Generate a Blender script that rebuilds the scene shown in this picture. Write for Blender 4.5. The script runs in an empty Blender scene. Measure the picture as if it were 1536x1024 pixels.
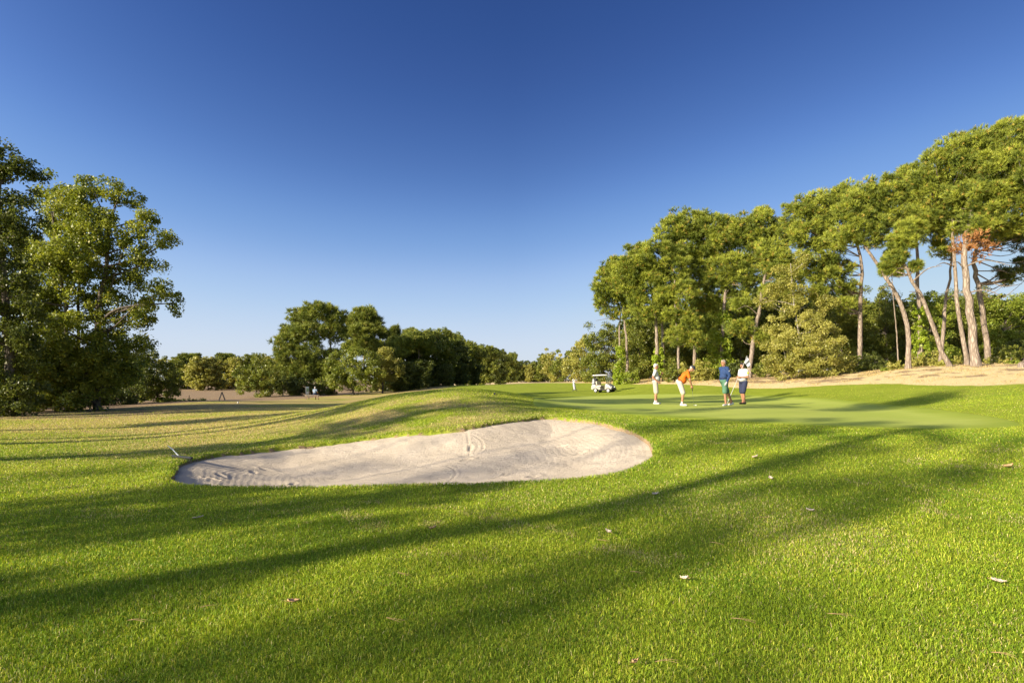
import bpy, bmesh, math, random
import numpy as np
from mathutils import Vector, Matrix

SC = bpy.context.scene
COL = SC.collection
random.seed(7)
RNG = np.random.default_rng(11)

# ------------------------------------------------------------------ camera model
FPX, CXP, HYP, CAMZ = 853.33, 768.0, 570.0, 1.6      # focal length and horizon in photo pixels, eye height in metres
def P(px, py, Y):
    return np.array([(px - CXP) / FPX * Y, Y, CAMZ - (py - HYP) / FPX * Y])

# ------------------------------------------------------------------ small helpers
def tag(o, label=None, cat=None, group=None, kind=None):
    if label: o['label'] = label
    if cat: o['category'] = cat
    if group: o['group'] = group
    if kind: o['kind'] = kind
    return o

def empty(name, loc, rz=0.0):
    o = bpy.data.objects.new(name, None)
    o.empty_display_size = 0.3
    COL.objects.link(o); o.location = loc; o.rotation_euler = (0, 0, rz)
    return o

def np_mesh(name, groups, col=None, smooth=False):
    """groups: list of (verts Nx3, faces MxK); one mesh from numpy arrays."""
    vs, loops, starts, tot, off, lo = [], [], [], 0, 0, 0
    for v, f in groups:
        v = np.asarray(v, float); f = np.asarray(f, np.int64)
        vs.append(v)
        if len(f):
            loops.append((f + off).ravel())
            k = f.shape[1]
            starts.append(lo + np.arange(len(f)) * k)
            lo += f.size
        off += len(v)
    v = np.concatenate(vs); l = np.concatenate(loops).astype(np.int32); s = np.concatenate(starts).astype(np.int32)
    me = bpy.data.meshes.new(name)
    me.vertices.add(len(v)); me.vertices.foreach_set('co', v.astype(np.float32).ravel())
    me.loops.add(len(l)); me.loops.foreach_set('vertex_index', l)
    me.polygons.add(len(s)); me.polygons.foreach_set('loop_start', s)
    if smooth: me.polygons.foreach_set('use_smooth', np.ones(len(s), bool))
    me.update(calc_edges=True)
    if col is not None:
        a = me.color_attributes.new('col', 'FLOAT_COLOR', 'POINT')
        c = np.ones((len(v), 4), np.float32); c[:, :3] = col
        a.data.foreach_set('color', c.ravel())
    return me

def link(name, me, mat, parent=None):
    o = bpy.data.objects.new(name, me)
    COL.objects.link(o)
    if mat is not None: me.materials.append(mat)
    if parent is not None: o.parent = parent
    return o

def copy_tree(o, parent=None):
    c = o.copy(); COL.objects.link(c)
    if parent is not None: c.parent = parent
    for ch in list(o.children): copy_tree(ch, c)
    return c

def vnoise(x, y, seed=0):
    x = np.asarray(x, float); y = np.asarray(y, float)
    xi = np.floor(x).astype(np.int64); yi = np.floor(y).astype(np.int64)
    fx = x - xi; fy = y - yi
    fx = fx * fx * (3 - 2 * fx); fy = fy * fy * (3 - 2 * fy)
    def h(a, b):
        n = (a * 374761393 + b * 668265263 + seed * 974711) & 0xffffffff
        n = ((n ^ (n >> 13)) * 1274126177) & 0xffffffff
        return ((n ^ (n >> 16)) & 0xffff) / 65535.0
    return (h(xi, yi) * (1 - fx) + h(xi + 1, yi) * fx) * (1 - fy) + (h(xi, yi + 1) * (1 - fx) + h(xi + 1, yi + 1) * fx) * fy
def fbm(x, y, seed=0, octv=4):
    s, a, t = 0, 1.0, 0
    for i in range(octv):
        s = s + a * vnoise(x * 2 ** i, y * 2 ** i, seed + i * 17); t += a; a *= 0.5
    return s / t
def sstep(a, b, x):
    t = np.clip((np.asarray(x, float) - a) / (b - a), 0, 1)
    return t * t * (3 - 2 * t)

# ------------------------------------------------------------------ materials
def new_mat(name):
    m = bpy.data.materials.new(name); m.use_nodes = True
    nt = m.node_tree
    return m, nt, nt.nodes['Principled BSDF']
def N(nt, t, **kw):
    n = nt.nodes.new(t)
    for k, v in kw.items(): setattr(n, k, v)
    return n
def noise_node(nt, scale, detail=4, rough=0.55, vec=None, dist=0.0):
    n = N(nt, 'ShaderNodeTexNoise'); n.inputs['Scale'].default_value = scale
    n.inputs['Detail'].default_value = detail; n.inputs['Roughness'].default_value = rough
    n.inputs['Distortion'].default_value = dist
    if vec is not None: nt.links.new(vec, n.inputs['Vector'])
    return n
def ramp(nt, fac, stops):
    r = N(nt, 'ShaderNodeValToRGB'); e = r.color_ramp.elements
    while len(e) < len(stops): e.new(0.5)
    for el, (p, c) in zip(e, stops):
        el.position = p; el.color = (c[0], c[1], c[2], 1)
    nt.links.new(fac, r.inputs['Fac'])
    return r
def mixc(nt, fac, a, b, mode='MIX'):
    m = N(nt, 'ShaderNodeMix', data_type='RGBA', blend_type=mode)
    for s, v in ((m.inputs[0], fac), (m.inputs[6], a), (m.inputs[7], b)):
        if hasattr(v, 'is_linked'): nt.links.new(v, s)
        elif isinstance(v, (int, float)): s.default_value = v
        else: s.default_value = (v[0], v[1], v[2], 1)
    return m.outputs[2]
def math_n(nt, op, a, b=None, clamp=False):
    m = N(nt, 'ShaderNodeMath', operation=op); m.use_clamp = clamp
    for s, v in zip(m.inputs, (a, b)):
        if v is None: continue
        if hasattr(v, 'is_linked'): nt.links.new(v, s)
        else: s.default_value = v
    return m.outputs[0]
def bump(nt, bsdf, h, strength, dist):
    b = N(nt, 'ShaderNodeBump'); b.inputs['Strength'].default_value = strength; b.inputs['Distance'].default_value = dist
    nt.links.new(h, b.inputs['Height']); nt.links.new(b.outputs[0], bsdf.inputs['Normal'])
_mc = {}
def plain(name, c, rough=0.6, metal=0.0, var=0.12, scale=12.0, spec=0.35, bmp=0.0, coat=0.0):
    """a painted, woven or moulded surface with slight procedural mottling"""
    if name in _mc: return _mc[name]
    m, nt, b = new_mat(name)
    tc = N(nt, 'ShaderNodeTexCoord')
    n = noise_node(nt, scale, 4, 0.6, tc.outputs['Object'])
    r = ramp(nt, n.outputs[0], [(0.25, [x * (1 - var) for x in c]), (0.75, [min(1, x * (1 + var)) for x in c])])
    nt.links.new(r.outputs[0], b.inputs['Base Color'])
    b.inputs['Roughness'].default_value = rough; b.inputs['Metallic'].default_value = metal
    b.inputs['Specular IOR Level'].default_value = spec; b.inputs['Coat Weight'].default_value = coat
    if bmp: bump(nt, b, n.outputs[0], bmp, 0.01)
    _mc[name] = m
    return m
def leaf_mat(name, trans=0.35, rough=0.55, spec=0.25, gain=1.0):
    m, nt, b = new_mat(name)
    a = N(nt, 'ShaderNodeAttribute'); a.attribute_name = 'col'
    src = a.outputs['Color']
    if gain != 1.0: src = mixc(nt, 1.0, src, (gain, gain, gain), 'MULTIPLY')
    nt.links.new(src, b.inputs['Base Color'])
    b.inputs['Roughness'].default_value = rough; b.inputs['Specular IOR Level'].default_value = spec
    t = N(nt, 'ShaderNodeBsdfTranslucent')
    nt.links.new(mixc(nt, 1.0, src, (1.15, 1.15, 0.6), 'MULTIPLY'), t.inputs['Color'])
    mx = N(nt, 'ShaderNodeMixShader'); mx.inputs[0].default_value = trans
    nt.links.new(b.outputs[0], mx.inputs[1]); nt.links.new(t.outputs[0], mx.inputs[2])
    nt.links.new(mx.outputs[0], nt.nodes['Material Output'].inputs['Surface'])
    return m
def bark_mat(name, dark, light, scale=6.0):
    m, nt, b = new_mat(name)
    tc = N(nt, 'ShaderNodeTexCoord'); mp = N(nt, 'ShaderNodeMapping'); mp.inputs['Scale'].default_value = (1, 1, 0.28)
    nt.links.new(tc.outputs['Object'], mp.inputs['Vector'])
    n = noise_node(nt, scale, 6, 0.65, mp.outputs[0], 0.6)
    v = N(nt, 'ShaderNodeTexVoronoi', feature='DISTANCE_TO_EDGE'); v.inputs['Scale'].default_value = scale * 1.3
    nt.links.new(mp.outputs[0], v.inputs['Vector'])
    e = math_n(nt, 'MULTIPLY', v.outputs['Distance'], 3.5, True)
    r = ramp(nt, n.outputs[0], [(0.3, dark), (0.65, light)])
    nt.links.new(mixc(nt, math_n(nt, 'ADD', math_n(nt, 'MULTIPLY', e, 0.6), 0.4), [x * 0.5 for x in dark], r.outputs[0]), b.inputs['Base Color'])
    b.inputs['Roughness'].default_value = 0.9; b.inputs['Specular IOR Level'].default_value = 0.15
    bump(nt, b, e, 0.7, 0.04)
    return m

# ------------------------------------------------------------------ terrain
_cp = []
def cY(px, py, Y): _cp.append(P(px, py, Y))
def cZ(px, py, z): _cp.append(P(px, py, FPX * (CAMZ - z) / (py - HYP)))
def cW(x, y, z): _cp.append(np.array([x, y, z], float))
for q in ((0,1024,0),(768,1024,0),(1536,1024,0),(0,880,0),(768,880,0),(1536,880,.02),
          (262,728,0),(430,733,0),(600,731,0),(760,727,0),(850,722,.02),(920,715,.06),(960,700,.12),(980,682,.2),
          (970,660,.36),(950,648,.44),(900,635,.52),(820,626,.56),(700,640,.44),(600,652,.25),(520,662,.1),(400,674,.0),(310,683,-.02),(262,705,-.03),
          (0,730,.0),(200,720,.0),(1200,740,.1),(1500,740,.14),(1050,700,.18),(1300,660,.40),(1530,660,.42),(1020,650,.44),(1150,650,.42),
          (1000,620,.52),(1300,642,.47),(1530,640,.47),(900,604,.55),(983,607,.55),(1025,610,.55),(1090,610,.55),(1113,607,.55),(1130,592,.56),
          (1350,608,.5),(1500,625,.5),(850,600,.5),(903,588,.46),(862,588,.46)): cZ(*q)
for q in ((1450,577,30),(1250,578,38),(1536,598,20),(1536,578,27),(1362,553,42),(1460,548,40),(1536,547,38),(1291,560,46),(1200,565,50),
          (1123,567,54),(1019,571,58),(937,575,64),(1536,545,60),(1200,558,80),(900,570,110),(812,574,150),
          (690,583,21),(600,591,21),(560,600,20),(520,612,19),(770,590,22),(830,607,20.5),(650,615,17),(760,609,18),(450,640,16.5),(560,640,15.5),
          (300,600,50),(150,615,34),(0,640,20),(200,650,18),(400,620,26),(0,690,11.4),(465,599,62),(560,590,85),(400,592,85),(333,600,68),
          (300,589,110),(350,586,125),(660,579,100),(740,577,160),(785,573,300)): cY(*q)
for q in ((-3,31,.35),(3,30,.45),(-9,27,.15),(0,0,0),(-10,-5,0),(10,-5,0.05),(-10,3,0),(10,3,.15),(-40,-30,0),(40,-30,.3),(30,10,.8),(42,20,1.7),(55,35,3.0),(80,60,4.0),
          (-40,30,-.2),(-60,60,-.4),(-90,120,-.5),(-200,300,.4),(0,420,.7),(200,300,2.5),(300,100,3),(-250,0,0),(0,-200,0),(250,-100,1),(60,150,2.5),(-30,12,0)): cW(*q)
CP = np.array(_cp)
def _U(r2): return 0.5 * r2 * np.log(np.maximum(r2, 1e-9))
def _warp(x, y):
    # compress the far field so that near control points stay local
    r = np.hypot(x, y) + 1e-9
    w = np.log1p(r / 6.0) * 6.0 / r
    return x * w, y * w
_wx, _wy = _warp(CP[:, 0], CP[:, 1])
_n = len(CP)
_K = _U((_wx[:, None] - _wx) ** 2 + (_wy[:, None] - _wy) ** 2) + np.eye(_n) * 0.05
_Pm = np.c_[np.ones(_n), _wx, _wy]
_A = np.block([[_K, _Pm], [_Pm.T, np.zeros((3, 3))]])
_W = np.linalg.solve(_A, np.r_[CP[:, 2], 0, 0, 0])
def base_z(x, y):
    x = np.atleast_1d(np.asarray(x, float)); y = np.atleast_1d(np.asarray(y, float))
    out = np.empty(x.shape); fx, fy, fo = x.ravel(), y.ravel(), out.ravel()
    for i in range(0, len(fx), 20000):
        a, b = _warp(fx[i:i+20000], fy[i:i+20000])
        fo[i:i+20000] = _U((a[:, None] - _wx) ** 2 + (b[:, None] - _wy) ** 2) @ _W[:_n] + _W[_n] + _W[_n+1] * a + _W[_n+2] * b
    out = fo.reshape(x.shape)
    r = np.hypot(x, y)
    k = sstep(180, 450, r)
    return out * (1 - k) + 0.6 * k
def gz(x, y): return float(base_z(x, y)[0])
_Ys = np.geomspace(2.0, 500, 2500)
def hit(px, py):
    """where the line of sight through a photo pixel meets the ground"""
    p = np.stack([P(px, py, Y) for Y in _Ys])
    d = p[:, 2] - base_z(p[:, 0], p[:, 1])
    i = int(np.argmax(d < 0)) if (d < 0).any() else len(d) - 1
    i = max(i, 1)
    t = d[i-1] / (d[i-1] - d[i] + 1e-12)
    Y = _Ys[i-1] + (_Ys[i] - _Ys[i-1]) * min(max(t, 0), 1)
    return P(px, py, Y)
def smooth_poly(pts, n=8):
    pts = np.array(pts); m = len(pts); out = []
    for i in range(m):
        a, b, c, d = pts[(i-1) % m], pts[i], pts[(i+1) % m], pts[(i+2) % m]
        for k in range(n):
            t = k / n
            out.append(0.5 * ((2*b) + (c-a)*t + (2*a-5*b+4*c-d)*t*t + (3*b-a-3*c+d)*t**3))
    return np.array(out)
def sdist(x, y, poly):
    """signed distance, positive inside"""
    x = np.atleast_1d(x); y = np.atleast_1d(y)
    res = np.full(x.shape, -99.0)
    lo, hi = poly.min(0) - 3, poly.max(0) + 3
    idx = np.where((x > lo[0]) & (x < hi[0]) & (y > lo[1]) & (y < hi[1]))[0]
    A = poly; B = np.roll(poly, -1, 0); AB = B - A; L = (AB ** 2).sum(1) + 1e-12
    for s in range(0, len(idx), 20000):
        j = idx[s:s+20000]; q = np.c_[x[j], y[j]]
        t = np.clip(((q[:, None] - A) * AB).sum(2) / L, 0, 1)
        d = np.sqrt((((q[:, None] - A) - AB * t[..., None]) ** 2).sum(2)).min(1)
        yy = q[:, 1:2]
        cr = (A[:, 1] > yy) != (B[:, 1] > yy)
        xin = A[:, 0] + (yy - A[:, 1]) / np.where(np.abs(AB[:, 1]) < 1e-9, 1e-9, AB[:, 1]) * AB[:, 0]
        ins = (cr & (q[:, 0:1] < xin)).sum(1) % 2 == 1
        res[j] = np.where(ins, d, -d)
    return res
BUNK = smooth_poly([P(px, py, FPX*(CAMZ-z)/(py-HYP))[:2] for px, py, z in (
    (262,727,0),(340,731,0),(430,732,0),(520,731.5,0),(600,730,0),(690,728,0),(760,726,0),(850,721,.02),(920,713,.06),(958,700,.12),(977,685,.2),(980,672,.28),
    (970,659,.36),(945,647,.44),(900,634,.52),(860,628,.55),(820,626,.56),(785,629,.54),(740,635,.49),(700,641,.43),(640,648,.33),(580,655,.2),(520,662,.1),(460,668,.04),(400,674,.0),(340,680,-.01),(305,685,-.02),(275,695,-.03),(259,710,-.02))])
GREEN = smooth_poly([hit(*q)[:2] for q in ((800,604),(850,611),(900,617),(960,623),(1040,628),(1130,633),(1220,638),(1300,641),(1400,643),(1480,642),(1530,637),(1500,627),(1430,617),(1350,608.5),(1260,599.5),(1190,595),(1120,591.5),(1040,590.5),(960,591.5),(880,594),(820,598))])

TANX = ([-60, 3, 8, 10, 12, 17.7, 21.5, 24, 32, 60], [150, 120, 86, 76, 64, 47, 38.5, 28.5, 20, 5])
def zones(x, y):
    """dry = parched yellow turf, tan = straw and pine needles under the trees, litter = brown leaf litter by the left trees"""
    nz = fbm(x * 0.35, y * 0.35, 3); n2 = fbm(x * 1.3, y * 1.3, 9); n3 = fbm(x*0.12, y*0.12, 21)
    tan = sstep(-1.2, 1.6, y - np.interp(x, *TANX) + (nz - 0.5) * 3)
    left = sstep(-2.2, -7.5, x + (nz - .5) * 4 + 0.06 * (y - 12))
    dry = left * sstep(9.0, 19, y + (n3 - .5) * 8) * (0.50 + 1.3 * (nz - 0.3))
    mound = np.exp(-(((x + 2.9) / 3.6) ** 2 + ((y - 16.6) / 3.2) ** 2))
    dry = np.maximum(dry, mound * sstep(0.22, 0.55, n2 * .5 + nz * .5) * .95)
    dry = np.maximum(dry, 0.30 * sstep(.55, .8, nz) * sstep(12, 5, y))
    lit = .8 * sstep(22.5, 26, y + (n3-.5)*5) * sstep(40, 32, y) * sstep(-14, -19, x + (nz - .5) * 6) * (.55 + .7 * (n2 - .3))
    lit = np.maximum(lit, sstep(-22, -27, x) * sstep(15, 22, y))
    bank = y - np.interp(x, *TANX)
    lit = np.maximum(lit, .75 * sstep(3, 9, bank + (n3 - .5) * 6) * sstep(.35, .62, n2 * .6 + nz * .4) * sstep(6, 10, x))
    far = sstep(78, 95, y) * sstep(-28, -30.5, x / np.maximum(y, 1) * 60)
    return np.clip(dry, 0, 1), np.clip(np.maximum(tan, far * .8), 0, 1), np.clip(lit, 0, 1)
# ------------------------------------------------------------------ ground sheet
def build_ground():
    th = np.radians(np.concatenate([np.arange(-180, -60, 3.0), np.arange(-60, -47, .6), np.arange(-47, 47, 0.16), np.arange(47, 60, .6), np.arange(60, 180, 3.0)]))
    r = np.concatenate([np.geomspace(0.4, 2.2, 10)[:-1], np.geomspace(2.2, 34, 330)[:-1], np.geomspace(34, 320, 130)[:-1], np.geomspace(320, 5000, 24)])
    T, R = np.meshgrid(th, r)
    x = (R * np.sin(T)).ravel(); y = (R * np.cos(T)).ravel()
    z = base_z(x, y)
    db = sdist(x, y, BUNK) + (fbm(x * 3, y * 3, 5) - .5) * 0.10
    dg = sdist(x, y, GREEN)
    # small natural unevenness, and a rolled turf edge round the bunker
    z += (fbm(x * .9, y * .9, 14) - .5) * 0.05 * sstep(60, 4, np.hypot(x, y)) * (1 - sstep(-1.0, 0.2, dg))
    z += 0.035 * np.exp(-((db + 0.18) / 0.2) ** 2)
    z -= 0.75 * sstep(0.0, 0.14, db)
    z -= 0.07 * sstep(0.1, 0.6, dg)
    nt_, nr = len(th), len(r)
    i = np.arange(nr - 1)[:, None] * nt_ + np.arange(nt_)[None]
    j = np.arange(nr - 1)[:, None] * nt_ + (np.arange(nt_)[None] + 1) % nt_
    f = np.stack([i, j, j + nt_, i + nt_], -1).reshape(-1, 4)[:, ::-1]
    c = len(x)
    fan = np.stack([np.full(nt_, c), np.arange(nt_), (np.arange(nt_) + 1) % nt_], -1)[:, ::-1]
    v = np.c_[x, y, z]; v = np.vstack([v, [0, 0, gz(0, 0)]])
    dry, tan, lit = zones(x, y)
    soil = sstep(-0.05, 0.05, db)
    lit = np.maximum(lit, soil)
    col = np.c_[dry, tan, lit]; col = np.vstack([col, col[:1]])
    me = bpy.data.meshes.new('ground')
    me = np_mesh('ground', [(v, f)], col, True)
    bmf = np_mesh('tmp', [(v, fan)])
    bpy.data.meshes.remove(bmf)
    return me
def lawn_material():
    m, nt, b = new_mat('lawn_turf')
    tc = N(nt, 'ShaderNodeTexCoord'); ob = tc.outputs['Object']
    a = N(nt, 'ShaderNodeAttribute'); a.attribute_name = 'col'
    sp = N(nt, 'ShaderNodeSeparateColor'); nt.links.new(a.outputs['Color'], sp.inputs[0])
    n1 = noise_node(nt, 0.55, 5, 0.6, ob); n2 = noise_node(nt, 7.0, 5, 0.7, ob); n3 = noise_node(nt, 45.0, 3, 0.7, ob)
    g1 = ramp(nt, n1.outputs[0], [(0.3, (.26, .315, .026)), (0.7, (.37, .405, .050))])
    g2 = mixc(nt, math_n(nt, 'MULTIPLY', n2.outputs[0], .9), g1.outputs[0], (.19, .25, .02))
    def thr(ch, lo, hi, amt):
        s = math_n(nt, 'ADD', sp.outputs[ch], math_n(nt, 'MULTIPLY', math_n(nt, 'SUBTRACT', n2.outputs[0], 0.5), amt))
        mr = N(nt, 'ShaderNodeMapRange', interpolation_type='SMOOTHSTEP'); mr.inputs['From Min'].default_value = lo; mr.inputs['From Max'].default_value = hi
        nt.links.new(s, mr.inputs['Value']); return mr.outputs[0]
    dryc = ramp(nt, n3.outputs[0], [(0.3, (.38, .30, .085)), (0.7, (.56, .43, .19))])
    tanc = ramp(nt, n2.outputs[0], [(0.3, (.60, .44, .20)), (0.7, (.80, .64, .36))])
    litc = ramp(nt, n3.outputs[0], [(0.3, (.20, .14, .08)), (0.55, (.34, .24, .14)), (0.75, (.52, .40, .25))])
    c = mixc(nt, thr(0, .15, .85, .7), g2, dryc.outputs[0])
    c = mixc(nt, thr(1, .3, .7, .6), c, tanc.outputs[0])
    c = mixc(nt, thr(2, .3, .7, .6), c, litc.outputs[0])
    c = mixc(nt, 0.5, c, mixc(nt, 1.0, c, ramp(nt, n3.outputs[0], [(0.3, (.55, .55, .55)), (0.7, (1.3, 1.3, 1.3))]).outputs[0], 'MULTIPLY'))
    nt.links.new(c, b.inputs['Base Color'])
    b.inputs['Roughness'].default_value = 0.95; b.inputs['Specular IOR Level'].default_value = 0.08
    h = math_n(nt, 'MULTIPLY', n3.outputs[0], 0.6)
    hh = math_n(nt, 'ADD', n2.outputs[0], h)
    bump(nt, b, hh, 0.8, 0.05)
    return m
ground = tag(link('ground', build_ground(), lawn_material()), kind='structure')

# ------------------------------------------------------------------ putting green sheet
def build_green():
    lo, hi = GREEN.min(0) - .3, GREEN.max(0) + .3
    xs = np.arange(lo[0], hi[0], 0.16); ys = np.arange(lo[1], hi[1], 0.16)
    X, Y = np.meshgrid(xs, ys); x, y = X.ravel(), Y.ravel()
    d = sdist(x, y, GREEN)
    # pull the outermost row of vertices on to the outline so that the edge runs smooth
    z = base_z(x, y) + 0.012 - 0.05 * sstep(0.05, -0.12, d)
    k = (d > -0.16).reshape(X.shape)
    nx = len(xs)
    q = k[:-1, :-1] & k[1:, :-1] & k[:-1, 1:] & k[1:, 1:]
    iy, ix = np.where(q); i = iy * nx + ix
    f = np.stack([i, i + 1, i + 1 + nx, i + nx], -1)
    u, inv = np.unique(f, return_inverse=True)
    e = sstep(.15, 1.3, d + (fbm(x * 1.1, y * 1.1, 81) - .5) * .9)[u]
    return np_mesh('putting_green', [(np.c_[x, y, z][u], inv.reshape(f.shape))], np.c_[e, e, e], True)
def green_material():
    m, nt, b = new_mat('putting_green_turf')
    tc = N(nt, 'ShaderNodeTexCoord'); ob = tc.outputs['Object']
    n1 = noise_node(nt, 0.35, 4, 0.5, ob); n2 = noise_node(nt, 30, 3, 0.6, ob)
    w = N(nt, 'ShaderNodeTexWave', wave_type='BANDS', bands_direction='Y'); w.inputs['Scale'].default_value = 0.36
    w.inputs['Distortion'].default_value = 0.6; nt.links.new(ob, w.inputs['Vector'])
    c = ramp(nt, n1.outputs[0], [(0.3, (.36, .43, .065)), (0.7, (.45, .485, .10))])
    c2 = mixc(nt, math_n(nt, 'MULTIPLY', w.outputs['Fac'], 0.35), c.outputs[0], (.30, .39, .06))
    c3 = mixc(nt, math_n(nt, 'MULTIPLY', n2.outputs[0], .3), c2, (.26, .33, .055))
    at = N(nt, 'ShaderNodeAttribute'); at.attribute_name = 'col'
    collar = ramp(nt, n1.outputs[0], [(0.3, (.255, .33, .03)), (0.7, (.34, .39, .05))])
    c4 = mixc(nt, at.outputs['Fac'], mixc(nt, math_n(nt, 'MULTIPLY', n2.outputs[0], .7), collar.outputs[0], (.19, .26, .022)), c3)
    nt.links.new(c4, b.inputs['Base Color'])
    b.inputs['Roughness'].default_value = 0.85; b.inputs['Specular IOR Level'].default_value = 0.15
    bump(nt, b, n2.outputs[0], 0.25, 0.01)
    return m
green = tag(link('putting_green', build_green(), green_material()), kind='structure')

# ------------------------------------------------------------------ sand in the bunker
def catmull(pts, n=7):
    pts = [np.array(p) for p in pts]; out = []
    for i in range(len(pts) - 1):
        a, b, c, d = pts[max(i-1, 0)], pts[i], pts[i+1], pts[min(i+2, len(pts)-1)]
        for k in range(n):
            t = k / n
            out.append(0.5 * ((2*b) + (c-a)*t + (2*a-5*b+4*c-d)*t*t + (3*b-a-3*c+d)*t**3))
    return out + [pts[-1]]
def sand_z(x, y, d):
    z = base_z(x, y) - 0.07 - 0.24 * sstep(0.0, 1.7, d)
    z += (fbm(x * .8, y * .8, 31) - .5) * .10 + (fbm(x * 3.1, y * 3.1, 33) - .5) * .035
    ph = d + (fbm(x * .5, y * .5, 40) - .5) * .5
    amp = sstep(.4, .75, fbm(x * .45, y * .45, 52)) * .0030 + .0022
    z += amp * np.sin(ph * 2 * math.pi / .115)
    return z
def build_sand():
    lo, hi = BUNK.min(0) - .4, BUNK.max(0) + .4
    st = 0.032
    xs = np.arange(lo[0], hi[0], st); ys = np.arange(lo[1], hi[1], st)
    X, Y = np.meshgrid(xs, ys); x, y = X.ravel(), Y.ravel()
    d = sdist(x, y, BUNK); z = sand_z(x, y, d)
    # arcs left by the rake, and footprints
    rg = random.Random(5)
    def groove(pts, w, dep):
        nonlocal z
        for a, b in zip(pts[:-1], pts[1:]):
            a = np.array(a); b = np.array(b); ab = b - a; t = np.clip(((x-a[0])*ab[0]+(y-a[1])*ab[1])/(ab@ab+1e-9), 0, 1)
            dd = np.hypot(x-a[0]-ab[0]*t, y-a[1]-ab[1]*t)
            z = z - np.where(dd < 4*w, dep * (np.exp(-(dd/w)**2) - .55*np.exp(-((dd-1.7*w)/(.7*w))**2)) / 1.0, 0)
    for pl in (((690,648),(708,647),(722,652),(722,659),(700,664)), ((630,706),(665,704),(681,694),(680,685),(668,681)),
               ((730,699),(752,694),(758,690)),  ((800,655),(825,662),(850,668)),((700,645),(702,654),(704,664))):
        groove(catmull([hit(*q)[:2] + np.array([0, .2]) for q in pl]), .03, .008)
    for (qx, qy) in ((300,718),(322,714),(345,716),(365,710),(330,700),(318,706),(292,708),(310,723),(340,724),(380,690),(400,686),(702,662),(706,655),(700,668),(440,700),(610,715),(840,650),(870,660),(800,690),(780,700),(560,715)):
        p = hit(qx, qy); a = rg.uniform(0, 3.14)
        e = ((x-p[0]) * math.cos(a) + (y-p[1]) * math.sin(a)) / .15; g = (-(x-p[0]) * math.sin(a) + (y-p[1]) * math.cos(a)) / .06
        q = e*e + g*g
        z = z - np.where(q < 9, .028 * np.exp(-q) - .014 * np.exp(-(np.sqrt(q)-1.5)**2*4), 0)
    k = (d > -0.22).reshape(X.shape); nx = len(xs)
    q = k[:-1, :-1] & k[1:, :-1] & k[:-1, 1:] & k[1:, 1:]
    iy, ix = np.where(q); i = iy * nx + ix
    f = np.stack([i, i + 1, i + 1 + nx, i + nx], -1)
    u, inv = np.unique(f, return_inverse=True)
    return np_mesh('bunker_sand', [(np.c_[x, y, z][u], inv.reshape(f.shape))], None, True)
def sand_material():
    m, nt, b = new_mat('pale_sand')
    tc = N(nt, 'ShaderNodeTexCoord'); ob = tc.outputs['Object']
    n1 = noise_node(nt, 1.3, 5, 0.6, ob); n2 = noise_node(nt, 22, 5, 0.75, ob); n3 = noise_node(nt, 160, 2, 0.6, ob)
    c = ramp(nt, n1.outputs[0], [(0.3, (.54, .46, .35)), (0.7, (.63, .545, .43))])
    c2 = mixc(nt, math_n(nt, 'MULTIPLY', n2.outputs[0], .55), c.outputs[0], (.46, .385, .29))
    nt.links.new(c2, b.inputs['Base Color'])
    b.inputs['Roughness'].default_value = 1.0; b.inputs['Specular IOR Level'].default_value = 0.05
    bump(nt, b, math_n(nt, 'ADD', n2.outputs[0], math_n(nt, 'MULTIPLY', n3.outputs[0], .3)), 0.75, 0.035)
    return m
sand = tag(link('bunker_sand', build_sand(), sand_material()), kind='structure')

# ------------------------------------------------------------------ grass blades
GRASS = leaf_mat('grass_blade', 0.40, 0.5, 0.25)
def blades(x, y, z, h, w, col, bend=1.0):
    n = len(x)
    a = RNG.uniform(0, 2 * math.pi, n); la = RNG.uniform(0, 2 * math.pi, n); ln = h * RNG.uniform(0.15, 1.0, n) * bend
    px, py = np.cos(a) * w / 2, np.sin(a) * w / 2
    lx, ly = np.cos(la) * ln, np.sin(la) * ln
    zb = z - 0.008
    v = np.empty((n, 5, 3))
    v[:, 0] = np.c_[x - px, y - py, zb]; v[:, 1] = np.c_[x + px, y + py, zb]
    v[:, 2] = np.c_[x + px * .8 + lx * .35, y + py * .8 + ly * .35, z + h * .62]
    v[:, 3] = np.c_[x - px * .8 + lx * .35, y - py * .8 + ly * .35, z + h * .62]
    v[:, 4] = np.c_[x + lx, y + ly, z + h * (1.0 - .18 * bend)]
    i = np.arange(n)[:, None] * 5
    c = np.repeat(col[:, None], 5, 1)
    return v.reshape(-1, 3), i + np.array([[0, 1, 2, 3]]), i + np.array([[3, 2, 4]]), c.reshape(-1, 3)
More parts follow.
